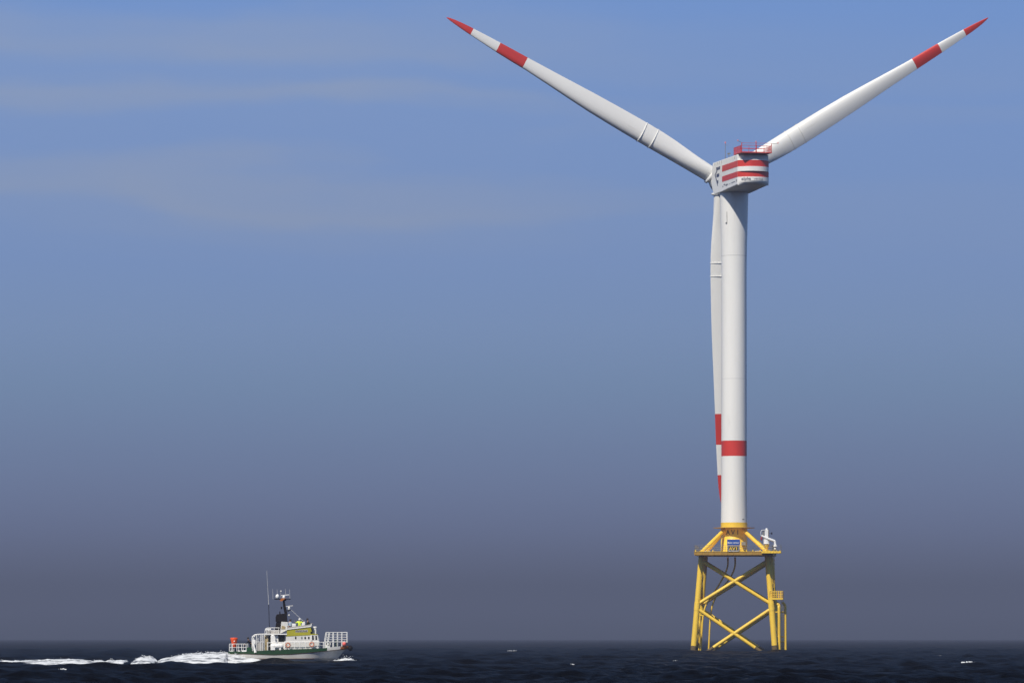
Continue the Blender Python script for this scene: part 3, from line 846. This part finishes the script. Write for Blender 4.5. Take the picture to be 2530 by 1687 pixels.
for i in range(NS + 1):
    s = i / NS
    ring = [lev(l[0], s) for l in LV]
    V += [(x, -y, z) for x, y, z in ring] + [(x, y, z) for x, y, z in reversed(ring)]
nl = 2 * len(LV); F = []; mis = []
for i in range(NS):
    for k in range(nl):
        a, b = i * nl + k, i * nl + (k + 1) % nl
        F.append((a, b, b + nl, a + nl))
        x = V[a][0]
        kk = k if k < len(LV) else nl - 2 - k
        if k == len(LV) - 1: mi_ = 5
        elif k == nl - 1: mi_ = 3
        elif kk == 0: mi_ = 3
        elif kk in (1, 2): mi_ = 0
        elif kk in (3, 4): mi_ = 1
        else: mi_ = 2 if x < 10.75 else (0 if x < 12.15 else 4)
        mis.append(mi_)
m.add(V, F, mis, False)
m.add(V[:nl], [list(range(nl))], 0); m.add(V[-nl:], [list(range(nl - 1, -1, -1))], 0)
hull = m.build('hull', [M['hull'], M['rust'], M['bgreen'], M['antifoul'], M['brownorange'], M['dgreen']], bt)
m = MB()                                     # lower rubbing strake, both sides
for sg_ in (-1, 1):
    P = []
    for x in np.linspace(2.6, 9.4, 22):
        s = x / 11.9; P.append((x, sg_ * (lev('m', s)[1] - .005), .36))
    m.path(P, .035, 6)
m.build('rubbing_strake', [M['rust']], hull)
def walls(mb, P, hw, t=.06, skip=(), mi=0):
    """closed-sided box of walls from an xz outline; skip lists the outline edges left open"""
    mb.prism(P, -hw, -hw + t, mi); mb.prism(P, hw - t, hw, mi)
    n = len(P); c = Vector((sum(p[0] for p in P) / n, sum(p[1] for p in P) / n))
    for i in range(n):
        if i in skip: continue
        a, b = Vector(P[i]), Vector(P[(i + 1) % n]); e = (b - a).normalized(); nn = Vector((-e.y, e.x))
        if nn.dot(c - a) < 0: nn = -nn
        mb.prism([tuple(a), tuple(b), tuple(b + nn * t), tuple(a + nn * t)], -hw + t + .001, hw - t - .001, mi)
# deckhouse
m = MB(); m.prism([(6.12, 1.1), (9.95, 1.2), (9.9, 2.28), (9.76, 2.99), (6.3, 2.80)], -1.45, 1.45, 0)
m.box(6.1, 9.93, -1.475, -1.451, 2.19, 2.26, 1)
dh = m.build('deckhouse', [M['paleg'], M['bwhite']], bt, .03)
for x, gm in ((bx(1150), 'glass'), (bx(1240), 'paneglass'), (bx(1290), 'glass'), (bx(1345), 'glass')):
    for sg_ in (-1, 1):
        m = MB(); m.lathe([(.085, -.015), (.085, .02)], 16, 0, Matrix.Translation((x, sg_ * 1.455, 2.65)) @ Matrix.Diagonal((1, 1, 1.75, 1)) @ Matrix.Rotation(R(90), 4, 'X'))
        m.build('porthole', [M[gm]], dh)
for x in (bx(1408), bx(1456)):
    for y0 in (-1.47, 1.44):
        m = MB(); m.prism([(x - .085, 2.43), (x + .085, 2.43), (x + .06, 2.87), (x - .1, 2.87)], y0, y0 + .03)
        m.build('window', [M['glass']], dh)
m = MB(); m.box(bx(1372), bx(1392), -1.52, -1.45, 2.35, 2.95); m.build('window_frame', [M['bwhite']], dh)
# wheelhouse
m = MB(); walls(m, [(6.30, 2.81), (9.76, 3.0), (9.18, 3.14), (8.97, 3.84), (6.42, 3.54)], 1.48, .06, (3,))
m.box(6.5, 8.9, -1.4, 1.4, 2.98, 3.03)
wh = m.build('wheelhouse', [M['lime']], bt)
m = MB(); x0, x1 = bx(1145), bx(1330)
m.prism([(x0, bz(1048)), (x1, bz(1044)), (x1, bz(1008)), (x0, bz(1016))], -1.492, -1.482)
m.build('name_board', [M['greyp']], wh)
m = MB(); xx = x0 + .04
rnd = random.Random(3)
while xx < x1 - .1:                          # the name is too small to read in the photograph: dark upright strokes only
    w = rnd.uniform(.06, .10); z0 = bz(1042); z1 = bz(1018)
    m.box(xx, xx + .028, -1.502, -1.492, z0, z1); m.box(xx + .028, xx + w, -1.502, -1.492, rnd.choice([z0, z1 - .03, (z0 + z1) / 2]), rnd.choice([z0, z1 - .03, (z0 + z1) / 2]) + .035)
    xx += w + .035
m.build('lettering', [M['black']], wh)
m = MB(); m.box(bx(1385) - .11, bx(1385) + .1, -1.495, -1.47, 3.1, 3.34); m.build('window', [M['glass']], wh)
m = MB(); m.box(9.05, 9.2, -1.2, 1.2, 3.25, 3.7); m.build('window', [M['glass']], wh)
m = MB()
walls(m, [(6.36, 3.56), (9.02, 3.88), (9.04, 4.12), (6.42, 3.80)], 1.50, .07, (0, 2), 1)
m.prism([(6.34, 3.53), (9.04, 3.85), (9.05, 3.945), (6.35, 3.625)], -1.56, -1.502, 0); m.prism([(6.34, 3.53), (9.04, 3.85), (9.05, 3.945), (6.35, 3.625)], 1.502, 1.56, 0)
m.box(9.0, 9.08, -1.56, 1.56, 3.9, 4.22, 0)
m.build('coaming', [M['bwhite'], M['greyp']], wh)
# flybridge fittings
m = MB(); m.prism([(5.62, 3.1), (6.40, 3.5), (6.47, 4.36), (5.76, 4.42)], -.95, .95); m.prism([(5.75, 3.6), (6.2, 3.6), (6.2, 3.9), (5.8, 4.0)], -.99, -.951, 1)
m.build('flybridge_screen', [M['paleg'], M['beige']], bt, .03)
m = MB(); m.box(bx(1092), bx(1152), -1.2, -.5, 3.05, 4.2); m.build('console', [M['bwhite']], bt, .05)
m = MB(); m.prism([(bx(1235), 3.9), (bx(1285), 4.0), (bx(1288), 4.46), (bx(1240), 4.25)], -1.3, .9); m.build('windscreen', [M['bwhite']], bt, .02)
m = MB(); m.box(bx(1410), bx(1452), -.9, -.4, 3.04, 3.62); m.lathe([(.10, 3.6), (.2, 3.66), (.24, 3.82), (.18, 3.88)], 16, 1, Matrix.Translation((bx(1432), -.65, 0)))
m.build('searchlight', [M['paleg'], M['bwhite']], bt, .03)
# after cabin, roof, door
m = MB(); m.box(3.92, 6.10, -1.2, 1.2, 1.0, 2.98); ac = m.build('aft_cabin', [M['bwhite']], bt, .03)
m = MB(); m.box(4.34, 4.64, -1.23, -1.19, 1.3, 2.88); m.build('door', [M['glass']], ac)
m = MB(); m.box(3.94, 4.32, -1.22, -1.19, 1.3, 2.88); m.build('side_panel', [M['beige']], ac)
m = MB(); m.box(5.44, 6.09, -1.23, -1.19, 2.2, 2.97); m.build('window', [M['glass']], ac)
m = MB(); m.box(3.95, 6.42, -1.55, 1.55, 2.985, 3.10); m.build('roof', [M['bwhite']], ac, .03)
m = MB(); m.box(4.20, 5.55, -.7, .7, 3.101, 3.5); m.build('engine_casing', [M['greyp']], ac, .05)
m = MB(); m.prism([(4.63, 1.25), (5.16, 1.25), (5.18, 2.6), (5.05, 2.93), (4.8, 3.0), (4.63, 2.9)], -1.75, -1.24); m.build('vent_trunk', [M['bwhite']], bt, .08)
m = MB()
for y in (-1.5, 1.5):
    m.path(smooth_path([(4.0, y, 3.1), (4.02, y, 3.5), (4.15, y, 3.68), (4.5, y, 3.74), (5.6, y, 3.74)], 4), .035, 7)
    for x in (4.45, 5.0, 5.5): m.path([(x, y, 3.1), (x, y, 3.74)], .028, 6)
    m.path([(4.03, y, 3.42), (5.6, y, 3.42)], .025, 6)
m.path([(4.02, -1.5, 3.5), (4.02, 1.5, 3.5)], .035, 7); m.path([(4.15, -1.5, 3.68), (4.15, 1.5, 3.68)], .035, 7)
m.box(4.03, 4.65, -1.53, -1.5, 3.5, 3.68)
m.build('roof_rail', [M['bwhite']], bt)
# stern frame
m = MB()
for y in (-1.55, 1.55):
    m.path(smooth_path([(2.62, y, 1.15), (2.61, y, 2.6), (2.72, y, 2.85), (2.98, y, 3.0), (3.5, y, 3.04), (4.0, y, 3.05)], 5), .06, 8)
    for x in (3.08, 3.5, 3.78): m.path([(x, y, 1.15), (x, y, 3.02)], .04, 7)
    m.path([(2.62, y, 2.2), (3.95, y, 2.2)], .03, 6)
m.path([(2.66, -1.55, 2.72), (2.66, 1.55, 2.72)], .06, 8); m.path([(2.98, -1.55, 3.0), (2.98, 1.55, 3.0)], .05, 8)
m.box(2.6, 2.95, -1.58, -1.52, 1.75, 2.45)
m.build('stern_frame', [M['bwhite']], bt)
m = MB(); m.path([(2.72, -1.85, 2.2), (2.84, -1.85, 1.6), (2.98, -1.85, 1.05)], [.1, .1, .17], 10); m.build('davit', [M['bwhite']], bt)
m = MB(); m.box(3.15, 3.75, -1.5, -.9, 1.1, 2.15); m.build('stern_cabinet', [M['greyp']], bt, .04)
m = MB(); m.box(2.02, 2.55, -1.75, -1.0, 1.0, 1.62); m.build('locker', [M['dgreen']], bt, .05)
for q in ((.2, .55, -1.72, -1.4, 1.12, 1.24), (1.05, 1.32, -1.82, -1.5, 1.14, 1.26), (1.5, 2.0, -1.88, -1.5, 1.14, 1.29)):
    m = MB(); m.box(*q); m.build('mooring_bitt', [M['bwhite']], bt, .02)
# rails
def hull_y(x): return 2.0 * hb(min(1, x / 13.05))
m = MB()
for sg_ in (-1, 1):
    xs = [.12, .45, .95, 1.45, 1.95]
    for x in xs: m.path([(x, sg_ * 1.72, interp(x, zt_) - .1), (x, sg_ * 1.72, 1.98)], .035, 6)
    m.path([(.12, sg_ * 1.72, 1.98), (1.95, sg_ * 1.72, 1.98)], .03, 6); m.path([(.12, sg_ * 1.72, 1.6), (1.95, sg_ * 1.72, 1.6)], .022, 6)
m.path([(.12, -1.72, 1.98), (.12, 1.72, 1.98)], .03, 6); m.path([(.12, -1.72, 1.6), (.12, 1.72, 1.6)], .022, 6)
m.build('stern_rail', [M['bwhite']], bt)
for sg_ in (-1, 1):
    m = MB()
    xs = [bx(q) for q in (735, 860, 990, 1060, 1137, 1215, 1300, 1382, 1475, 1562)]
    top = []
    for x in xs:
        y = sg_ * (hull_y(x) - .08); top.append((x, y, 2.17 if x > 4.5 else 2.1))
        m.path([(x, y, interp(x, zt_) - .15), (x, y, 2.17)], .042 if abs(x - 6.18) > .1 else .07, 7)
    m.path(top, .035, 7); m.path([(p[0], p[1], p[2] - .35) for p in top], .016, 5)
    m.build('side_rail', [M['bwhite']], bt)
m = MB()
def cage_y(x): return max(.35, .92 * hull_y(min(x, 12.3)))
xs = [bx(q) for q in (1600, 1645, 1700, 1765, 1830, 1910)]
for sg_ in (-1, 1):
    for i, x in enumerate(xs):
        xb = x - (.18 if i < 2 else 0)
        m.path([(xb, sg_ * cage_y(xb), interp(xb, zt_) - .1 if i < 5 else 2.15), (xb, sg_ * cage_y(xb), 2.2), (x, sg_ * cage_y(x), 3.22)], .045 if i < 5 else .06, 7)
    for z in (3.24, 2.98, 2.72, 2.46, 2.2):
        m.path([(x - (.18 if i < 2 and z < 2.3 else 0), sg_ * cage_y(x), z) for i, x in enumerate(xs)], .045 if z in (3.24, 2.2) else .028, 7)
for z in (3.24, 2.98, 2.72, 2.46, 2.2): m.path([(xs[-1], -cage_y(xs[-1]), z), (xs[-1] + .02, 0, z), (xs[-1], cage_y(xs[-1]), z)], .04, 7)
m.build('bow_rail', [M['bwhite']], bt)
m = MB()
for q in range(5): m.torus((bx(1622), -.2 + q * .1, 1.98), .26 - .01 * (q % 2), .05, 'Y')
m.lathe([(.12, -.45), (.12, .45)], 14, 0, Matrix.Translation((bx(1622), 0, 1.98)) @ Matrix.Rotation(R(90), 4, 'X')); m.box(bx(1622) - .25, bx(1622) + .25, -.4, .4, 1.3, 1.75)
m.build('windlass', [M['bwhite']], bt)
m = MB(); m.box(bx(1735), bx(1770), -.3, .3, 1.4, 2.38); m.build('vent_box', [M['dgreen']], bt, .03)
m = MB(); m.ball((13.28, 0, 1.52), .27, .42, .30); m.build('bow_fender', [M['rubber']], bt)
# mast
m = MB(); m.prism([(bx(820), 3.1), (bx(912), 3.1), (bx(936), 4.41), (bx(855), 4.41)], -.35, .35)
m.prism([(bx(845), 4.411), (bx(1017), 4.411), (bx(1010), 5.24), (bx(985), 5.32), (bx(860), 5.22), (bx(843), 4.9)], -.42, .42)
m.path([(bx(905), 0, 5.2), (bx(905), 0, 5.55)], [.09, .05], 8)
m.path([(bx(1000), 0, 5.2), (bx(975), 0, 5.95), (bx(960), 0, 6.9)], [.16, .14, .11], 12)
m.box(bx(825), bx(1065), -.3, .3, 6.84, 6.94); m.box(bx(940), bx(1000), -.2, .2, 6.7, 6.85)
m.box(bx(990), bx(1072), -.15, .15, 5.64, 5.71); m.path([(bx(985), 0, 5.4), (bx(1055), 0, 5.66)], .04, 6); m.box(bx(918), bx(940), -.12, .12, 5.8, 6.05)
ms = m.build('mast', [M['dark']], bt, .02)
m = MB(); m.prism([(bx(902), 6.72), (bx(935), 6.64), (bx(992), 6.98), (bx(930), 6.98)], -.34, -.301); m.build('mast_bracket', [M['brownorange']], ms)
m = MB(); m.lathe([(.10, 6.95), (.19, 7.02), (.21, 7.2), (.17, 7.34), (.08, 7.42), (.01, 7.44)], 18, 0, Matrix.Translation((bx(868), 0, 0))); m.build('radome', [M['offwhite']], ms)
m = MB(); m.lathe([(.12, 6.95), (.17, 7.0), (.15, 7.2), (.08, 7.28)], 14, 0, Matrix.Translation((bx(965), 0, 0)))
m.prism([(bx(925), 7.25), (bx(1040), 7.33), (bx(1040), 7.41), (bx(925), 7.33)], -.07, .07); m.build('radar', [M['offwhite']], ms)
m = MB(); m.lathe([(.11, 5.72), (.15, 5.78), (.14, 5.98), (.08, 6.08)], 14, 0, Matrix.Translation((bx(1043), 0, 0)))
m.prism([(bx(995), 6.06), (bx(1100), 6.14), (bx(1100), 6.21), (bx(995), 6.13)], -.06, .06); m.build('radar', [M['paleg']], ms)
m = MB(); m.lathe([(.03, 0), (.13, .1), (.14, .14)], 14, 0, Matrix.Translation((bx(1030), 0, 5.1)) @ Matrix.Rotation(R(80), 4, 'Y')); m.build('loudhailer', [M['paleg']], ms)
for p, z0, z1 in ((803, 6.9, 8.0), (868, 7.4, 7.95), (922, 7.0, 7.7), (992, 7.3, 8.0), (1055, 6.95, 7.95)):
    m = MB(); m.path([(bx(p), 0, z0), (bx(p) - .04, 0, z1)], [.018, .012], 6)
    if p == 922: m.ball((bx(p), 0, 7.75), .09)
    m.build('aerial', [M['paleg']], ms)
m = MB(); m.path([(bx(1075), 0, 5.7), (bx(1262), 0, 4.42)], .022, 6); m.build('stay', [M['paleg']], ms)
m = MB(); m.path([(bx(757), -.9, 3.1), (bx(745), -.9, 6.3)], [.035, .03], 8, 1); m.path([(bx(745), -.9, 6.3), (bx(715), -.9, 10.0)], [.024, .010], 8, 0); m.build('whip_antenna', [M['paleg'], M['dark']], bt)

# things carried on board
def Bp(x, y, z): return (BX + x, BY + y, z)
def make_lifebuoy():
    t = thing('lifebuoy', '', 'lifebuoy', (0, 0, 0), 0, 'lifebuoys on the boat rail')
    m = MB(); m.torus((0, 0, 0), .22, .066, 'Y'); m.build('ring', [M['coral']], t)
    m = MB()
    for k in range(4):
        a = R(45 + 90 * k); m.torus((math.cos(a) * .24, 0, math.sin(a) * .24), .085, .012, 'Y', 12, 5)
    m.path([(.335 * math.cos(a), 0, .335 * math.sin(a)) for a in np.linspace(0, 2 * math.pi, 25)], .012, 5)
    m.build('grab_rope', [M['rope']], t)
    return t
lb = make_lifebuoy(); lb.location = Bp(bx(1040), -2.03, 1.86); lb['label'] = 'coral lifebuoy on the side rail beside the white raft canister'
lb2 = lb.copy(); COL.objects.link(lb2); lb2.location = Bp(bx(1392), -1.93, 1.93); lb2['label'] = 'coral lifebuoy on the side rail under the two square deckhouse windows'
for ch in list(lb.children):
    c_ = ch.copy(); COL.objects.link(c_); c_.parent = lb2
lc = thing('life_raft_canister', 'white life raft canister lying on its cradle at the boat side', 'life raft', Bp(5.32, -1.78, 1.32))
RX = Matrix.Translation((0, 0, .42)) @ Matrix.Rotation(R(90), 4, 'Y')
m = MB(); m.lathe([(.02, -.72), (.2, -.70), (.29, -.6), (.32, -.45), (.32, .45), (.29, .6), (.2, .70), (.02, .72)], 22, 0, RX); m.build('shell', [M['bwhite']], lc)
for x in (-.3, .3):
    m = MB(); m.lathe([(.33, -.03), (.33, .03)], 22, 0, Matrix.Translation((x, 0, .42)) @ Matrix.Rotation(R(90), 4, 'Y')); m.build('strap', [M['paleg']], lc)
m = MB(); m.box(-.68, -.2, -.3, .3, 0, .3); m.build('cradle', [M['bwhite']], lc)
m = MB(); m.box(.25, .45, -.3, .3, 0, .2); m.build('cradle', [M['bwhite']], lc)
ob = thing('marker_buoy', 'orange cone-shaped buoy held point down in the stern rail', 'buoy', Bp(bx(232), -1.25, 1.12))
m = MB(); m.lathe([(.14, .42), (.20, .5), (.30, 1.0), (.40, 1.36), (.43, 1.50), (.40, 1.53), (.1, 1.56)], 24); m.build('cone', [M['orange']], ob)
m = MB(); m.path([(0, 0, 0), (0, 0, .44)], .09, 10); m.build('stem', [M['greyp']], ob)
m = MB(); m.ball((.04, -.345, 1.16), .07, .03, .07); m.build('reflector', [M['offwhite']], ob)
mb_ = thing('mooring_buoy', 'round pink-red buoy hanging in the bow under the rail', 'buoy', Bp(bx(1868), -.66, 1.76))
m = MB(); m.ball((0, 0, .22), .21, .21, .23); m.build('float', [M['pink']], mb_)
m = MB(); m.lathe([(.07, .42), (.05, .5)], 10); m.torus((0, 0, .53), .05, .014, 'Y', 12, 6); m.build('eyelet', [M['bwhite']], mb_)

# ------------------------------------------------------------------ people
def skin_obj(name, pts, edges, m, parent=None, root=0, sub=1):
    me = bpy.data.meshes.new(name); me.from_pydata([p[:3] for p in pts], edges, [])
    me.materials.append(m)
    o = bpy.data.objects.new(name, me); COL.objects.link(o)
    if parent: o.parent = parent
    md = o.modifiers.new('skin', 'SKIN'); md.use_smooth_shade = True
    for i, p in enumerate(pts):
        d = me.skin_vertices[0].data[i]; d.radius = (p[3], p[3]); d.use_root = (i == root)
    s = o.modifiers.new('subdivision', 'SUBSURF'); s.levels = sub; s.render_levels = sub
    # keep the grown surface as plain mesh
    dg = bpy.context.evaluated_depsgraph_get()
    me2 = bpy.data.meshes.new_from_object(o.evaluated_get(dg)); o.modifiers.clear(); o.data = me2; bpy.data.meshes.remove(me)
    return o
def person(label, loc, rotz, J, top, legs, hairm, hairlen=1.0):
    """J: joints (x forward, y left, z up): pelvis, chest, neck, head, then elbow/hand and knee/foot of each side"""
    pv, ch, nk, hd = (Vector(J[k]) for k in ('pelvis', 'chest', 'neck', 'head'))
    side = Vector((0, 1, 0))
    P = []; E = []
    def v(p, r, link=None):
        P.append((p[0], p[1], p[2], r)); 
        if link is not None: E.append((link, len(P) - 1))
        return len(P) - 1
    ip = v(pv, .13); isp = v(pv.lerp(ch, .5), .125, ip); ic = v(ch, .14, isp); inn = v(nk, .058, ic)
    ih = v(nk.lerp(hd, .55), .075, inn); ih2 = v(hd, .098, ih); ih3 = v(hd + (hd - nk).normalized() * .075, .07, ih2)
    f = Vector((1, 0, 0))
    v(hd + f * .112 - Vector((0, 0, .01)), .016, ih2)                  # nose
    for sg_ in (1, -1): v(hd + side * sg_ * .10, .022, ih2)             # ears
    jac = [(pv.x, pv.y, pv.z - .06, .155), (*pv.lerp(ch, .5), .15), (*ch, .165), (*(nk - (nk - ch) * .15), .085)]; je = [(0, 1), (1, 2), (2, 3)]
    tro = [(pv.x, pv.y, pv.z, .145)]; te = []
    for sg_, s_ in ((1, 'l'), (-1, 'r')):
        sh = ch + side * sg_ * .19 + Vector((0, 0, .06)); el, ha = Vector(J['elbow_' + s_]), Vector(J['hand_' + s_])
        a = v(sh, .06, ic); b = v(el, .045, a); wv = v(el.lerp(ha, .92), .03, b); d = (ha - el).normalized()
        pal = v(ha + d * .05, .036, wv)
        ac_ = d.cross(Vector((0, 0, 1))).normalized() if abs(d.z) < .9 else Vector((1, 0, 0))
        for q, ln in ((-.03, .06), (-.01, .075), (.01, .07), (.03, .055)):
            k1 = v(ha + d * .095 + ac_ * q, .0095, pal); v(ha + d * (.095 + ln) + ac_ * q * 1.2 - Vector((0, 0, .015)), .008, k1)
        k1 = v(ha + d * .045 + ac_ * sg_ * .05, .011, pal); v(ha + d * .085 + ac_ * sg_ * .065, .009, k1)
        n0 = len(jac); jac += [(*sh, .08), (*el, .062), (*el.lerp(ha, .88), .048)]; je += [(2, n0), (n0, n0 + 1), (n0 + 1, n0 + 2)]
        hp = pv + side * sg_ * .09 - Vector((0, 0, .05)); kn, ft = Vector(J['knee_' + s_]), Vector(J['foot_' + s_])
        a = v(hp, .09, ip); b = v(kn, .06, a); c2 = v(ft, .042, b); v(ft + Vector((.15, 0, -.045)), .035, c2)
        n0 = len(tro); tro += [(*hp, .105), (*kn, .078), (*ft, .062)]; te += [(0, n0), (n0, n0 + 1), (n0 + 1, n0 + 2)]
    body = skin_obj('person', P, E, M['skin'])
    body.location = loc; body.rotation_euler = (0, 0, rotz)
    tag(body, label, 'person')
    skin_obj('jacket', jac, je, top, body, 1); skin_obj('trousers', tro, te, legs, body, 0)
    m = MB()
    up = (hd - nk).normalized(); q = up.to_track_quat('Z', 'Y').to_matrix().to_4x4()
    m.lathe([(.115, -.02), (.128, .03), (.12, .09), (.085, .14), (.03, .165), (.001, .168)], 18, 0, Matrix.Translation(hd - f * .015) @ q)
    m.ball(hd - f * .05 - Vector((0, 0, .03)), .085, .105, .10)
    m.build('hair', [hairm], body)
    for sg_ in (1, -1):
        m = MB(); m.ball(hd + f * .095 + side * sg_ * .036 + Vector((0, 0, .022)), .012); m.build('eye', [M['eye']], body)
    m = MB(); m.box(hd.x + .088, hd.x + .1, -.028 + hd.y, .028 + hd.y, hd.z - .062, hd.z - .054); m.build('mouth', [M['eye']], body)
    return body
STAND = dict(pelvis=(0, 0, .93), chest=(.0, 0, 1.32), neck=(.01, 0, 1.48), head=(.03, 0, 1.63), elbow_l=(-.05, .28, 1.10), hand_l=(.12, .27, .90), elbow_r=(-.05, -.28, 1.10), hand_r=(.12, -.27, .90),
             knee_l=(.03, .10, .50), foot_l=(0, .10, .09), knee_r=(.03, -.10, .50), foot_r=(0, -.10, .09))
def pose(**k): d = dict(STAND); d.update(k); return d
person('person in a bright yellow jacket and pale cap, arms raised, on the open bridge', Bp(bx(1200), -.55, 3.03), R(-75),
       pose(elbow_l=(.16, .36, 1.22), hand_l=(.30, .40, 1.38), elbow_r=(.1, -.40, 1.22), hand_r=(.22, -.52, 1.38), head=(.06, 0, 1.60)), M['hivis'], M['hivis'], M['hairw'])
person('person in dark olive clothing leaning forward at the front of the open bridge', Bp(bx(1312), -.3, 3.03), R(0),
       pose(chest=(.10, 0, 1.30), neck=(.08, 0, 1.46), head=(.06, 0, 1.62), elbow_l=(.30, .28, 1.15), hand_l=(.52, .22, 1.16), elbow_r=(.30, -.28, 1.15), hand_r=(.52, -.22, 1.16)), M['olive'], M['trousers'], M['haird'])
person('dark-haired person in a pale blue shirt at the rear of the open bridge', Bp(bx(1062), -.75, 2.88 + .15), R(-60),
       pose(chest=(.02, 0, 1.25), neck=(.04, 0, 1.40), head=(.08, 0, 1.53), pelvis=(0, 0, .88)), M['paleblue'], M['trousers'], M['haird'])
person('person in black clothing bending towards the stern behind the green locker', Bp(bx(490), -.85, 1.10), R(180),
       pose(pelvis=(.02, 0, .86), chest=(.28, 0, 1.18), neck=(.36, 0, 1.34), head=(.40, 0, 1.48), elbow_l=(.52, .24, .98), hand_l=(.72, .20, .82), elbow_r=(.50, -.24, 1.0), hand_r=(.70, -.18, .84),
            knee_l=(.10, .1, .48), foot_l=(.0, .1, .09), knee_r=(.02, -.1, .48), foot_r=(-.2, -.1, .09)), M['darkcloth'], M['darkcloth'], M['haird'])

# ------------------------------------------------------------------ haze
HAZE = True
if HAZE:
    m = MB(); m.box(-12500, 12500, -12500, 12500, -3.2, 140)
    hm = bpy.data.materials.new('sea_haze'); hm.use_nodes = True
    t = hm.node_tree; t.nodes.clear()
    mo = t.nodes.new('ShaderNodeOutputMaterial'); pv_ = t.nodes.new('ShaderNodeVolumePrincipled')
    pv_.inputs['Color'].default_value = (.203, .229, .316, 1)
    pv_.inputs['Density'].default_value = 2.5e-4
    pv_.inputs['Anisotropy'].default_value = 0.0
    t.links.new(pv_.outputs[0], mo.inputs['Volume'])
    o = m.build('haze', [hm]); o['kind'] = 'stuff'
